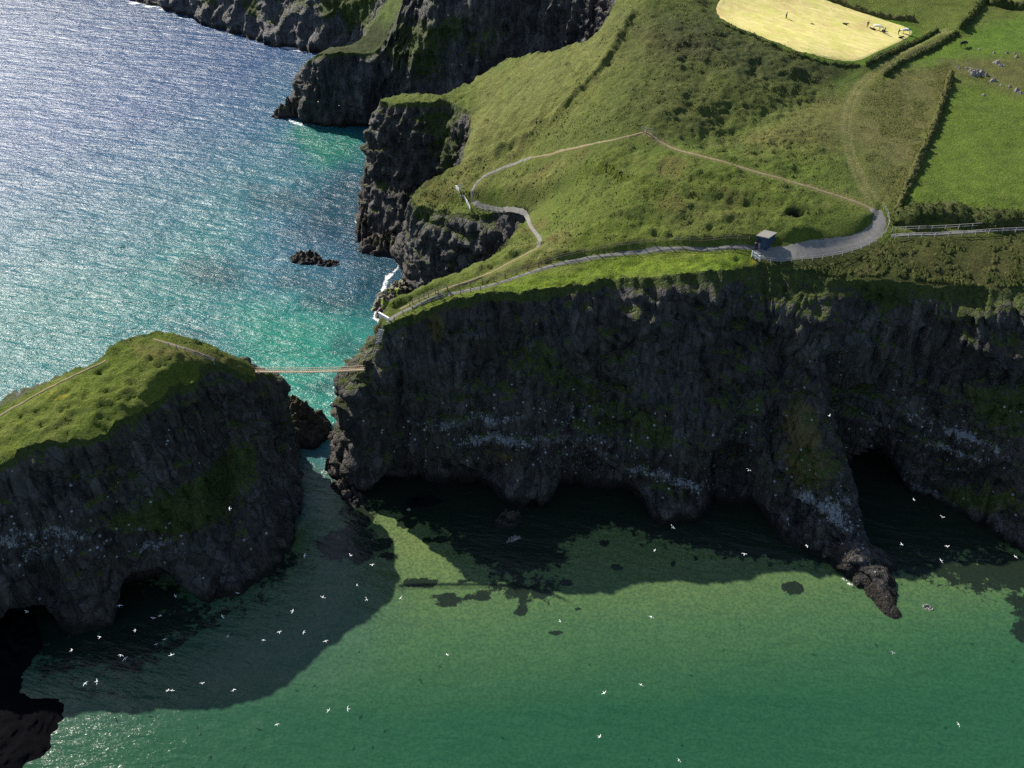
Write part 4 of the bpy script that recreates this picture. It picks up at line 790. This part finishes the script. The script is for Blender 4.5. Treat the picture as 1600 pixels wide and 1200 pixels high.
# ------------------------------------------------------------------ hedges and scrub
def mat_leaf(name, a, b):
    N = NT(name); f = N.noise(1.2, 5, .75); c = N.mix(N.ramp(f, .3, .7), a, b); c = N.mix(N.ramp(N.noise(.3, 3), .5, .7, 0, .5), c, (.13, .12, .05))
    return N.out(c, .85, N.bump(f, 1, .6), .1)
M_HEDGE = mat_leaf('hedge_leaves', (.022, .036, .010), (.085, .105, .028)); M_BANK = mat_leaf('turf_wall', (.05, .06, .016), (.145, .14, .05))
def hedge(pts, w, h, mat, seed, label, cat='hedge', name='hedge', leaves=0):
    ln = resample(line_on(pts, h_bank, 1), .35); d = np.gradient(ln, axis=0); d /= np.linalg.norm(d, axis=1)[:, None]; n = np.stack([-d[:, 1], d[:, 0]], 1); k = 15
    t = np.linspace(0, math.pi, k)[None, :]; s = np.arange(len(ln))[:, None] * .35
    end = np.minimum(1, np.minimum(s, s.max() - s) / (w * .5) + .05)
    ww = w * .5 * (1 + .35 * fbm(s * .25, 0 * s, seed, 3, seed)) * end; hh = h * (1 + .45 * fbm(s * .3, 0 * s + 5, seed, 3, seed + 1)) * end
    q = np.cos(t) * ww; zz = np.sin(t) ** .8 * hh
    X = ln[:, None, 0] + n[:, None, 0] * q; Y = ln[:, None, 1] + n[:, None, 1] * q; Z = h_full(X, Y) + zz - .15
    m = fbm(X * .9, Y * .9, Z * .9, 4, seed + 3, .65) * .38 * min(1.4, h) * np.sin(t); X += n[:, None, 0] * m * np.cos(t); Y += n[:, None, 1] * m * np.cos(t); Z += m * 1.1
    V = np.stack([X, Y, Z], -1).reshape(-1, 3); F = grid_faces(len(ln), k)
    if leaves:   # loose leaf clumps standing off the surface
        R = np.random.RandomState(seed); N_ = int(leaves * len(ln)); ii = R.randint(0, len(V), N_); c = V[ii] + R.normal(0, .12, (N_, 3)); c[:, 2] += .08
        e = R.normal(0, 1, (N_, 3)); e /= np.linalg.norm(e, axis=1)[:, None]; g = np.cross(e, R.normal(0, 1, (N_, 3))); g /= np.linalg.norm(g, axis=1)[:, None]; sz = R.uniform(.12, .28, (N_, 1))
        Q = np.stack([c - e * sz, c + g * sz * .6, c + e * sz, c - g * sz * .6], 1).reshape(-1, 3); b = len(V); V = np.concatenate([V, Q]); F = np.concatenate([F, (b + np.arange(N_ * 4)).reshape(-1, 4)])
    o = mesh_np(name, V, F, mat, smooth=True); tag(o, label, cat); return o
hedge([(1486, 118), (1478, 142), (1462, 190), (1446, 228), (1425, 275), (1412, 305), (1400, 335)], 1.5, 1.3, M_BANK, 101, 'overgrown turf field wall between the rough plot and the green pasture', 'field wall', 'field_wall', 4)
hedge([(1396, 350), (1420, 340), (1455, 336), (1500, 338), (1540, 346), (1600, 344), (1700, 340)], 4.6, 1.9, M_HEDGE, 102, 'thick dark scrub hedge above the railed cliff path', leaves=14)
hedge([(1380, 119), (1405, 103), (1440, 84), (1475, 65), (1498, 50)], 1.3, 1.0, M_HEDGE, 103, 'dark hedge along the right side of the rutted track', leaves=5)
hedge([(1352, 105), (1380, 92), (1425, 69), (1466, 47)], 1.2, .9, M_HEDGE, 104, 'dark hedge along the left side of the rutted track', leaves=5)
hedge([(1362, 95), (1380, 85), (1425, 65), (1457, 52)], .9, .6, M_BANK, 105, 'low grassy bank between the mown field and the track hedge', 'bank', 'grass_bank', 4)
hedge([(1499, 46), (1512, 36), (1524, 20), (1534, 4), (1540, -8)], 1.7, 1.7, M_HEDGE, 106, 'dark hedge climbing from the track junction to the top edge', leaves=6)
hedge([(1540, 4), (1565, 8), (1600, 14), (1660, 20)], 3.0, 2.0, M_HEDGE, 107, 'dark bushy hedge across the top right corner', leaves=8)
hedge([(1290, -2), (1330, 12), (1380, 26), (1432, 32)], 1.5, .9, M_BANK, 108, 'grassy bank along the far edge of the mown field', 'bank', 'grass_bank', 4)
hedge([(1118, 36), (1180, 62), (1250, 92), (1310, 103), (1345, 103)], 1.1, .45, M_HEDGE, 109, 'rough scrubby edge below the near side of the mown field', 'bank', 'grass_bank', 4)

# ------------------------------------------------------------------ gorse and rank plants on the slope above the big cliff (uncountable)
M_SCRUB = mat_leaf('scrub', (.022, .034, .009), (.095, .105, .03))
def scatter(name, polys, hf, N_, seed, smin, smax, mat, lab):
    R = np.random.RandomState(seed); V = []; tot = 0; F = []
    for poly in polys:
        bx = [q[0] for q in poly]; by = [q[1] for q in poly]; W = np.array([cast(a, b, h_base) for a, b in poly]); 
        x = R.uniform(W[:, 0].min(), W[:, 0].max(), N_); y = R.uniform(W[:, 1].min(), W[:, 1].max(), N_); k = inside(x, y, W[:, :2].tolist()) & (path_near(x.astype(np.float32), y.astype(np.float32)) > .9)
        x = x[k]; y = y[k]; k = fbm(x * .3, y * .3, 0, 3, seed) + fbm(x * .06, y * .06, 0, 2, seed + 1) * .8 > .02; x = x[k]; y = y[k]; z = hf(x, y); n = len(x)
        s = R.uniform(smin, smax, (n, 1)); c = np.stack([x, y, z], 1); top = c + np.c_[R.normal(0, .25, (n, 2)) * s, s * R.uniform(.5, 1.0, (n, 1))]; ang = R.uniform(0, 6.28, (n, 1)); b = []
        for j in range(6):   # a leaning ragged tuft: low six-sided cone
            rj = s * R.uniform(.6, 1.25, (n, 1)); a = ang + j * 1.047; b.append(c + np.c_[np.cos(a) * rj, np.sin(a) * rj, -.15 * np.ones((n, 1))])
        Q = np.stack([top] + b, 1).reshape(-1, 3); i0 = tot + np.arange(n) * 7; F += [np.stack([i0, i0 + 1 + j, i0 + 1 + (j + 1) % 6], 1) for j in range(6)]; V.append(Q); tot += len(Q)
    o = mesh_np(name, np.concatenate(V), np.concatenate(F), mat, smooth=True); tag(o, kind='stuff'); return o
scatter('scrub', [[(1185, 412), (1300, 402), (1385, 378), (1500, 374), (1680, 366), (1700, 446), (1500, 446), (1320, 430), (1190, 412)]], h_full, 30000, 3, .22, .60, M_SCRUB, '')
M_TUSS = mat_leaf('tussock_grass', (.07, .09, .02), (.15, .155, .05))
scatter('tussock_grass', [[(640, 320), (700, 275), (790, 245), (900, 120), (980, 0), (1330, 100), (1325, 300), (1370, 350), (1180, 384), (860, 404), (740, 440), (830, 330)],
                          [(1336, 130), (1484, 100), (1450, 220), (1402, 330), (1350, 250)]], h_full, 46000, 4, .12, .27, M_TUSS, '')
scatter('island_grass', [[(20, 650), (160, 580), (250, 540), (390, 575), (320, 570), (200, 640), (60, 695)]], h_isl, 0, 5, .12, .26, M_TUSS, '') if False else None

# ------------------------------------------------------------------ fences, gate, rails
M_WOOD = mat_plain('weathered_wood', (.14, .12, .095), .85); M_PALE = mat_plain('pale_timber', (.30, .29, .27), .8); M_WHITE = mat_plain('white_paint', (.80, .80, .77), .5, .08)
M_STEEL = mat_plain('galvanised_steel', (.32, .33, .34), .45, .15, 6, .6); M_DARK = mat_plain('dark_steel', (.03, .03, .032), .5); M_ROPE = mat_plain('tan_rope', (.70, .54, .38), .8)
def offs(ln, d):
    ln = np.asarray(ln); t = np.gradient(ln, axis=0); t /= np.linalg.norm(t, axis=1)[:, None]; return ln + np.stack([-t[:, 1], t[:, 0]], 1) * d
def fence(ln, label, mat, h=1.1, sp=1.8, rails=(.55, 1.0), pr=.06, rr_=.03, hf=h_full, cat='fence', group=None, name='fence'):
    ln = np.asarray(ln); ps = resample(ln, sp); z = hf(ps[:, 0], ps[:, 1]); root = empty(name, (ps[0, 0], ps[0, 1], z[0])); tag(root, label, cat, group); o0 = np.array([ps[0, 0], ps[0, 1], z[0]])
    W = np.c_[ps, z] - o0
    pm = MB().box((0, 0, h / 2 - .1), pr * 2, pr * 2, h + .2).build('post', mat, root); pm.location = [float(q) for q in W[0]]
    for q in W[1:99]: c = pm.copy(); sc.collection.objects.link(c); c.parent = root; c.location = [float(v) for v in q]
    for r in rails:
        m = MB(); m.tube([q + np.array([0, 0, r]) for q in W], rr_, 4); m.build('rail', mat, root)
    return root
up = lambda x0, x1, k: np.array([q for q in PATH_W[k] if x0 <= proj(q[0], q[1], 44)[0] <= x1])
fence(offs(up(640, 1178, 'lower'), .95), 'weathered post and rail fence above the long gravel path', M_WOOD, .95, 2.2)
fence(offs(up(604, 760, 'lower'), -.85), 'short weathered fence on the cliff side of the descending path', M_WOOD, .95, 1.8)
fence(offs(up(1188, 1376, 'road'), -1.75), 'pale post and rail fence on the cliff side of the tarmac bend', M_PALE, 1.0, 1.9)
fence(offs(up(1398, 1700, 'cliffpath'), .85), 'pale railing on the hedge side of the cliff path', M_PALE, 1.05, 2.4, rr_=.05)
fence(offs(up(1398, 1700, 'cliffpath'), -.85), 'pale railing on the cliff side of the cliff path', M_PALE, 1.05, 2.4, rr_=.05)
fence(offs(up(628, 700, 'branch'), .7), 'weathered fence on the seaward side of the narrow ridge path', M_WOOD, .95, 1.6)
L2 = lambda pts, hf=h_bank, it=0: smooth_line([cast(a, b, hf)[:2] for a, b in pts], it) if it else np.array([cast(a, b, hf)[:2] for a, b in pts])
fence(L2([(712, 296), (719, 303), (727, 312), (731, 322), (735, 330)]), 'white slatted railing along the headland viewpoint', M_WHITE, 1.1, .9, (.35, .7, 1.05), .07, .06)
fence(L2([(712, 296), (722, 295)]), 'short white end rail at the tip of the viewpoint railing', M_WHITE, 1.1, .8, (.35, .7, 1.05), .06, .05)
fence(L2([(745, 325), (765, 328), (786, 331)]), 'grey handrail on the upper side of the narrow neck path', M_PALE, 1.0, 1.5)
fence(L2([(745, 331), (765, 333), (788, 335)]), 'grey handrail on the drop side of the narrow neck path', M_PALE, 1.0, 1.5)
fence(offs(ipath[1][-14:], -.7), 'low weathered rail beside the short path on the island top', M_PALE, .9, 1.4, hf=h_isl)
fence(L2([(1002, 205), (1010, 208), (1019, 209)]), 'small weathered stile rail where the dirt path meets the hillside', M_PALE, 1.0, 1.2)
# white two-rail gate at the end of the road
ga, gb = P(1174.5, 401, h_full(*cast(1174.5, 401, h_full)[:2])), P(1186, 409, h_full(*cast(1186, 409, h_full)[:2]))
root = empty('gate', ga); tag(root, 'white two bar wooden gate across the end of the tarmac road', 'gate'); dv_ = gb - ga
for t in (0, .5, 1): MB().box(dv_ * t + np.array([0, 0, .6]), .14, .14, 1.35).build('post', M_WHITE, root)
for hz in (.55, 1.1): MB().bar(dv_ * 0 + np.array([0, 0, hz]), dv_ + np.array([0, 0, hz]), .13, 4).build('rail', M_WHITE, root)
# ------------------------------------------------------------------ the hut by the road
hz = float(h_full(*cast(1192, 384, h_full)[:2])); zt = hz + 2.25
q = [P(1181.5, 368, zt), P(1201, 372.6, zt - .05), P(1214, 363.4, zt + .05), P(1195.5, 358.5, zt + .1)]
q[3] = q[0] + (q[2] - q[1]); c0 = sum(q) / 4; root = empty('hut', (c0[0], c0[1], hz)); tag(root, 'small blue walled hut with flat grey roof beside the tarmac road', 'hut')
M_BLUE = mat_plain('blue_boards', (.032, .058, .10), .7, .35, 3); M_ROOF = mat_plain('felt_roof', (.24, .225, .20), .9, .25, 1.5); M_BRWN = mat_plain('brown_boards', (.085, .06, .05), .8)
o0 = np.array([c0[0], c0[1], hz]); R4 = [p - o0 for p in q]
def prism(r4, z0, z1, sc_=1.0, m=None):
    m = m or MB(); b = [(p[0] * sc_, p[1] * sc_, z0) for p in r4]; t = [(p[0] * sc_, p[1] * sc_, z1) for p in r4]
    return m.add(b + t, [(3, 2, 1, 0), (4, 5, 6, 7), (0, 1, 5, 4), (1, 2, 6, 5), (2, 3, 7, 6), (3, 0, 4, 7)])
prism(R4, -.5, 2.12, .93).build('wall', M_BLUE, root); prism(R4, 2.12, 2.30, 1.03).build('roof', M_ROOF, root)
fa, fb = R4[0] * .93, R4[1] * .93; u = (fb - fa); nrm = np.array([u[1], -u[0], 0]); nrm /= np.linalg.norm(nrm)
def panel(t0, t1, z0, z1, th, mat, nm, par):
    a = fa + u * t0; b = fa + u * t1; V = []
    for z in (z0, z1):
        for p_, s_ in ((a, 0.003), (b, 0.003), (b, th), (a, th)): V.append((p_[0] + nrm[0] * s_, p_[1] + nrm[1] * s_, z))
    return MB().add(V, [(0, 1, 2, 3), (7, 6, 5, 4), (0, 4, 5, 1), (1, 5, 6, 2), (2, 6, 7, 3), (3, 7, 4, 0)]).build(nm, mat, par)
dr = panel(.55, .88, -.1, 1.85, .05, mat_plain('blue_door', (.035, .07, .13), .6), 'door', root); panel(.82, .85, .85, .95, .09, M_STEEL, 'handle', dr); panel(.1, .42, 1.0, 1.6, .05, M_DARK, 'shutter', root)
panel(-.02, 1.02, 1.98, 2.10, .06, M_BLUE, 'trim', root)
for k, (a, b, lb) in enumerate(((1181, 386, 'dark litter bin by the left corner of the blue hut'), (1185.5, 386.5, 'grey litter bin in front of the blue hut'))):
    c = cast(a, b, h_full); MB_ = MB().bar((0, 0, -.1), (0, 0, .9), .28, 10, .32).bar((0, 0, .9), (0, 0, 1.0), .34, 10, .2); o = MB_.build('litter_bin', M_DARK if k == 0 else M_STEEL, None); o.location = [float(v) for v in c]; tag(o, lb, 'bin')
c = cast(1180, 397, h_full); root = empty('sign', c); tag(root, 'small dark notice board standing behind the white gate', 'sign'); MB().box((0, 0, .5), .1, .1, 1.3).build('post', M_WOOD, root); MB().box((0, 0, 1.2), .9, .07, .55, .5).build('board', M_DARK, root)

# ------------------------------------------------------------------ rope bridge, steps, landing
bm_, bi = P(572, 577, 28.2), P(399, 580, 28.0)
root = empty('rope_bridge', bi); tag(root, 'narrow tan rope bridge with plank deck hung between island and mainland', 'bridge')
dvec = bm_ - bi; Lb = np.linalg.norm(dvec[:2]); ud = np.array([dvec[0], dvec[1], 0]) / Lb; un = np.array([-ud[1], ud[0], 0])
def bp(t, side=0.0, hgt=0.0): return dvec * t + np.array([0, 0, -4 * .32 * t * (1 - t) + hgt]) + un * side
n = int(Lb / .16); m = MB(); 
for k in range(n):
    t = (k + .5) / n; p = bp(t); m.box(p, .12, .46, .04, math.atan2(ud[1], ud[0]))
m.build('deck', mat_plain('bridge_planks', (.70, .52, .34), .7), root)
for s in (-.24, .24): MB().tube([bp(t, s, -.05) for t in np.linspace(0, 1, 40)], .03, 5).build('carrying_rope', M_ROPE, root)
for s in (-.34, .34):
    MB().tube([bp(t, s, .62) for t in np.linspace(0, 1, 40)], .035, 5).build('hand_rope', M_ROPE, root)
    m = MB()
    for k in range(60): a = k / 60; m.bar(bp(a, s, .62), bp(a + 1 / 120, s * .7, -.03), .02, 3).bar(bp(a + 1 / 120, s * .7, -.03), bp(a + 1 / 60, s, .62), .028, 3)
    m.build('netting', M_ROPE, root)
for t in (0.0, 1.0):
    for s in (-.42, .42): MB().box(bp(t, s, .3), .1, .1, 1.9).build('post', M_DARK, root)
# rocky landing under the mainland end and under the island end
lc = P(576, 581, 26.2); mound('landing_rock', np.array([lc[0], lc[1], 22.0]), 4.2, 3.0, 5.2, .2, 61, M_ROCK, 'turfy rock landing that carries the mainland end of the rope bridge', 'rock', jag=.10, flat=5, nr=30, nt=80)
lc = P(392, 588, 26.5); mound('landing_rock', np.array([lc[0], lc[1], 22.5]), 3.6, 3.0, 4.9, .1, 62, M_ROCK, 'rock landing at the island end of the rope bridge', 'rock', jag=.10, flat=5, nr=30, nt=80)
for o in sc.objects:
    if o.name.startswith('landing_rock'):
        at = o.data.attributes.new('Mask', 'FLOAT_COLOR', 'POINT'); n = len(o.data.vertices); A_ = np.zeros((n, 4), np.float32); A_[:, 0] = .45; A_[:, 2] = .4; at.data.foreach_set('color', A_.ravel())
root = empty('bridge_gate', P(575.5, 580, 27.3)); tag(root, 'black steel gate frame at the mainland end of the rope bridge', 'gate')
az = math.atan2(ud[1], ud[0])
for a in (-.6, .6):
    for b in (-.5, .5): MB().box(ud * a + un * b + np.array([0, 0, .8]), .12, .12, 2.0).build('post', M_DARK, root)
MB().box((0, 0, 1.85), 1.5, 1.2, .10, az).build('top', M_BLACK, root); MB().box(un * -.5 + np.array([0, 0, .95]), 1.2, .05, 1.3, az).build('panel', M_DARK, root); MB().box(un * .5 + np.array([0, 0, .95]), 1.2, .05, 1.3, az).build('panel', M_DARK, root)
sa, sb = P(596.5, 514, zmap(37.9)), P(583, 566, 28.6); root = empty('staircase', sb); tag(root, 'steep grey metal stairs climbing the headland tip above the bridge', 'stairs'); dv_ = sa - sb; n = 20
hd = np.array([dv_[0], dv_[1], 0]); hl = np.linalg.norm(hd); 
if hl < 2.5: hd = np.array([.35, .94, 0])
hd /= np.linalg.norm(hd); hn = np.array([-hd[1], hd[0], 0])
for s in (-.45, .45):
    MB().bar(hn * s, dv_ + hn * s, .06, 4).build('stringer', M_STEEL, root); MB().bar(hn * s + np.array([0, 0, 1.0]), dv_ + hn * s + np.array([0, 0, 1.0]), .035, 5).build('handrail', M_STEEL, root)
    m = MB()
    for k in range(9): p = dv_ * k / 8 + hn * s; m.bar(p, p + np.array([0, 0, 1.0]), .025, 4)
    m.build('baluster', M_STEEL, root)
m = MB()
for k in range(n): m.box(dv_ * (k + .5) / n, .2, .9, .05, math.atan2(hd[1], hd[0]))
m.build('tread', M_STEEL, root)
wa, wb = P(592.5, 493.5, zmap(38.3)), P(608, 501.5, zmap(38.6)); d_ = wb - wa; root = empty('barrier', wa); tag(root, 'white painted barrier wall at the top of the bridge steps', 'barrier'); al = math.atan2(d_[1], d_[0])
MB().box(d_ * .5 + np.array([0, 0, .15]), np.linalg.norm(d_[:2]), .22, 1.0, al).build('panel', M_WHITE, root); MB().box(d_ * .5 + np.array([0, 0, .70]), np.linalg.norm(d_[:2]) + .1, .3, .08, al).build('coping', M_WHITE, root)

# ------------------------------------------------------------------ people and cattle on the mown field
M_SKIN = mat_plain('skin', (.45, .30, .22), .6); M_HAIR = mat_plain('hair', (.05, .035, .02), .8); M_TROUS = mat_plain('dark_trousers', (.025, .027, .035), .8)
def skin_mesh(name, verts, edges, radii, mat, parent=None, sub=1):
    me = bpy.data.meshes.new(name); me.from_pydata([tuple(map(float, v)) for v in verts], edges, []); o = bpy.data.objects.new(name, me); sc.collection.objects.link(o)
    sk = o.modifiers.new('skin', 'SKIN'); 
    for i_, r in enumerate(radii): me.skin_vertices[0].data[i_].radius = (r, r)
    me.skin_vertices[0].data[0].use_root = True
    if sub: ss = o.modifiers.new('sub', 'SUBSURF'); ss.levels = sub; ss.render_levels = sub
    bpy.context.view_layer.update(); dg = bpy.context.evaluated_depsgraph_get(); nm = bpy.data.meshes.new_from_object(o.evaluated_get(dg)); o.modifiers.clear(); o.data = nm; nm.materials.clear(); nm.materials.append(mat)
    nm.polygons.foreach_set('use_smooth', [True] * len(nm.polygons)); o.parent = parent; return o
def person(px_, py_, rz, shirt, label, trousers=None):
    c = cast(px_, py_, h_full); root = empty('person', c, rz); tag(root, label, 'person')
    V = [(0, 0, .95), (0, 0, 1.15), (0, 0, 1.42), (0, .01, 1.53), (0, .02, 1.66), (.10, 0, .9), (.12, .03, .5), (.12, -.02, .08), (.12, .13, .04), (-.10, 0, .9), (-.13, -.03, .5), (-.14, -.08, .08), (-.14, .07, .04),
         (.20, 0, 1.40), (.27, 0, 1.12), (.27, .12, .90), (.27, .16, .82), (-.20, 0, 1.40), (-.27, 0, 1.12), (-.27, .10, .90), (-.27, .14, .82), (0, .02, 1.74)]
    E = [(0, 1), (1, 2), (2, 3), (3, 4), (4, 21), (0, 5), (5, 6), (6, 7), (7, 8), (0, 9), (9, 10), (10, 11), (11, 12), (2, 13), (13, 14), (14, 15), (15, 16), (2, 17), (17, 18), (18, 19), (19, 20)]
    Rr = [.14, .13, .15, .055, .095, .09, .06, .045, .04, .09, .06, .045, .04, .07, .045, .035, .03, .07, .045, .035, .03, .07]
    skin_mesh('body', V, E, Rr, M_SKIN, root)
    skin_mesh('shirt', [(0, 0, .98), (0, 0, 1.2), (0, 0, 1.44), (.21, 0, 1.41), (.28, 0, 1.12), (.275, .1, .95), (-.21, 0, 1.41), (-.28, 0, 1.12), (-.275, .09, .95)], [(0, 1), (1, 2), (2, 3), (3, 4), (4, 5), (2, 6), (6, 7), (7, 8)], [.165, .16, .17, .085, .062, .05, .085, .062, .05], shirt, root)
    skin_mesh('trousers', [(0, 0, .98), (.10, 0, .9), (.12, .03, .5), (.12, -.02, .1), (-.10, 0, .9), (-.13, -.03, .5), (-.14, -.08, .1)], [(0, 1), (1, 2), (2, 3), (0, 4), (4, 5), (5, 6)], [.16, .11, .085, .07, .11, .085, .07], trousers or M_TROUS, root)
    skin_mesh('hair', [(0, 0, 1.74), (0, -.03, 1.68)], [(0, 1)], [.10, .095], M_HAIR, root); return root
M_WSH = mat_plain('white_shirt', (.78, .78, .76), .8, .1); M_BRN = mat_plain('brown_coat', (.10, .06, .035), .8); M_BLK = mat_plain('black_coat', (.018, .018, .02), .8)
person(1228, 29, .4, M_WSH, 'person in a white shirt standing alone on the mown field')
person(1355, 43, -.8, M_BRN, 'person in brown standing mid field left of the white animal'); person(1403, 55, 1.0, M_BRN, 'person in brown near the right tip of the mown field')
person(1381, 53, .2, mat_plain('pale_coat', (.5, .48, .45), .8), 'person in a pale coat between the two spotted animals')
def cow(px_, py_, rz, body, label, lying=False, patch=None, hf=h_full):
    c = cast(px_, py_, hf); c[2] -= .62 if lying else 0; root = empty('cow', c, rz); tag(root, label, 'cow'); hd_ = (-.45 if not lying else .15)
    V = [(-.75, 0, 1.2), (-.25, 0, 1.12), (.3, 0, 1.12), (.75, 0, 1.22), (1.1, 0, 1.25 + hd_ * .4), (1.4, 0, 1.28 + hd_), (1.68, 0, 1.1 + hd_ * 1.2)]; E = [(k, k + 1) for k in range(6)]; Rr = [.33, .40, .40, .36, .22, .17, .11]
    for sx_, ys_ in ((-.8, .22), (-.8, -.22), (.62, .2), (.62, -.2)):
        b_ = len(V); a = 0 if sx_ < 0 else 3; off_ = -.1 if sx_ < 0 else .03
        V += [(sx_, ys_, .85), (sx_ - off_ * -1.0 * 1.2, ys_, .48), (sx_ + .02, ys_, .05)]; E += [(a, b_), (b_, b_ + 1), (b_ + 1, b_ + 2)]; Rr += [.16, .085, .06]
    b_ = len(V); V += [(-1.08, 0, 1.3), (-1.14, 0, .75)]; E += [(0, b_), (b_, b_ + 1)]; Rr += [.04, .03]
    b_ = len(V); V += [(1.36, .2, 1.36 + hd_), (1.36, -.2, 1.36 + hd_)]; E += [(5, b_), (5, b_ + 1)]; Rr += [.04, .04]
    skin_mesh('body', V, E, Rr, body, root)
    if lying: root.scale = (.62, .62, .62); root.location.z = c[2] + .62 - .38
    return root
N = NT('pied_hide'); f = N.noise(1.1, 2, vec=N.obj()); M_PIED = N.out(N.mix(N.ramp(f, .47, .5), (.75, .74, .70), (.02, .02, .02)), .8); M_BLKH = mat_plain('black_hide', (.012, .012, .013), .7); M_WHH = mat_plain('cream_hide', (.74, .72, .64), .8, .1)
cow(1415, 53, 2.9, M_PIED, 'black and white cow at the right tip of the mown field'); cow(1370, 47, -.6, M_WHH, 'cream white cow in the middle of the mown field group')
cow(1320, 39, -.7, M_BLKH, 'dark calf lying alone in the middle of the mown field', lying=True); cow(1407, 60, .3, M_BLKH, 'dark calf lying below the spotted cow at the field tip', lying=True)
cow(1364, 47, 2.4, M_BLKH, 'dark calf lying just left of the cream white cow', lying=True); cow(1380, 49, .6, M_BLKH, 'dark calf lying right of the cream white cow', lying=True); cow(1504, 73, .5, M_BLKH, 'black cow grazing in the bright green upper pasture')

# ------------------------------------------------------------------ gulls
M_GULL = mat_plain('white_feathers', (.86, .86, .84), .7, .05); M_GREYW = mat_plain('grey_feathers', (.42, .43, .45), .7, .05)
def gull_mesh(flap, seed):
    m = MB(); prof = [(-.30, .012, 0), (-.22, .05, 0), (-.08, .085, 0), (.06, .085, .0), (.16, .055, .01), (.21, .05, .02), (.26, .035, .02), (.32, .008, .01)]; n = 8; V = []
    for x_, r_, z_ in prof:
        for k in range(n): t = 2 * math.pi * k / n; V.append((x_, r_ * math.cos(t), z_ + r_ * .85 * math.sin(t)))
    F_ = [(i_ * n + k, i_ * n + (k + 1) % n, (i_ + 1) * n + (k + 1) % n, (i_ + 1) * n + k) for i_ in range(len(prof) - 1) for k in range(n)]; m.add(V, F_)
    for s in (-1, 1):
        st_ = [(0.04, .06, .02, .20), (.07, .30, .02 + .16 * flap, .19), (.00, .52, .02 + .20 * flap, .13), (-.14, .72, .02 + .10 * flap, .02)]; V = []
        for x_, y_, z_, ch in st_: V += [(x_ + ch * .5, s * y_, z_), (x_, s * y_, z_ + .022), (x_ - ch * .5, s * y_, z_), (x_, s * y_, z_ - .012)]
        F_ = [(i_ * 4 + k, i_ * 4 + (k + 1) % 4, (i_ + 1) * 4 + (k + 1) % 4, (i_ + 1) * 4 + k) for i_ in range(3) for k in range(4)] + [(0, 1, 2, 3), (12, 13, 14, 15)]; m.add(V, F_)
    m.add([(-.26, -.03, .012), (-.26, .03, .012), (-.42, .09, .0), (-.42, -.09, .0), (-.26, -.03, -.01), (-.26, .03, -.01), (-.42, .09, -.008), (-.42, -.09, -.008)], [(0, 1, 2, 3), (7, 6, 5, 4), (0, 3, 7, 4), (1, 5, 6, 2), (2, 6, 7, 3), (0, 4, 5, 1)])
    me = bpy.data.meshes.new('gull'); me.from_pydata(m.v, [], m.f); me.update(); me.materials.append(M_GULL); me.polygons.foreach_set('use_smooth', [True] * len(me.polygons)); return me
GM = [gull_mesh(f_, 0) for f_ in (-.5, .3, .9, 1.5)]
bk = MB().bar((.31, 0, .01), (.38, 0, -.005), .014, 5, .004); BK = mat_plain('yellow_beak', (.6, .42, .05), .6)
bme = bpy.data.meshes.new('beak'); bme.from_pydata(bk.v, [], bk.f); bme.materials.append(BK)
GR = [('flying over the shaded water below the island', 'gulls over the shaded water beside the island', [(187, 946), (274, 931), (371, 927), (239, 966), (250, 962), (211, 985), (156, 996), (112, 1016), (244, 1007), (257, 999), (189, 1024), (195, 1029), (268, 1023), (356, 994), (348, 963), (133, 1068),
        (151, 1065), (262, 1079), (269, 1079), (316, 1068), (365, 1078), (412, 1000), (437, 988), (457, 955), (475, 988), (509, 1002), (505, 933), (558, 915), (573, 937), (582, 883), (476, 868), (42, 956)]),
      ('over the sunlit green bay', 'gulls over the sunlit green bay', [(513, 1110), (544, 1108), (433, 1132), (626, 935), (875, 971), (1018, 964), (699, 1023), (944, 1083), (937, 1151), (1061, 1188), (1002, 1070), (1498, 1132), (1395, 1020)]),
      ('against the dark water and caves of the big cliff', 'gulls in front of the dark cliff foot', [(1051, 824), (1023, 860), (1409, 851), (1480, 854), (1471, 876), (1428, 781), (1472, 808), (1587, 870), (1261, 853), (1163, 866)]),
      ('in front of the cliff face', 'gulls crossing the cliff faces', [(1296, 650), (359, 795), (548, 868), (1170, 735)]),
      ('before the far low headland', 'gulls before the far low headland', [(497, 159), (530, 165)])]
ORD = ['first', 'second', 'third', 'fourth', 'fifth', 'sixth', 'seventh', 'eighth', 'ninth', 'tenth', 'eleventh', 'twelfth', 'thirteenth', 'fourteenth', 'fifteenth', 'sixteenth', 'seventeenth', 'eighteenth', 'nineteenth', 'twentieth'] + ['twenty-' + s for s in ('first', 'second', 'third', 'fourth', 'fifth', 'sixth', 'seventh', 'eighth', 'ninth')] + ['thirtieth', 'thirty-first', 'thirty-second', 'thirty-third']
R_ = random.Random(11)
for where, grp, L_ in GR:
    L_ = sorted(L_)
    for k, (a, b) in enumerate(L_):
        z_ = R_.uniform(4, 12)
        if 'cliff face' in where: z_ = 30
        if 'dark water' in where: z_ = 12
        if 'far low' in where: z_ = 12
        o = bpy.data.objects.new('gull', GM[R_.randrange(4)]); sc.collection.objects.link(o); p = P(a, b, z_); o.location = [float(v) for v in p]
        o.rotation_euler = (R_.uniform(-.5, .5), R_.uniform(-.15, .15), R_.uniform(0, 6.28)); s_ = R_.uniform(.54, .74) * (1.0 if b > 300 else 1.2); o.scale = (s_, s_, s_)
        tag(o, 'white gull %s, %s from the left' % (where, ORD[k]), 'gull', grp); c = bpy.data.objects.new('beak', bme); sc.collection.objects.link(c); c.parent = o
print('all', round(time.time() - T0, 1))
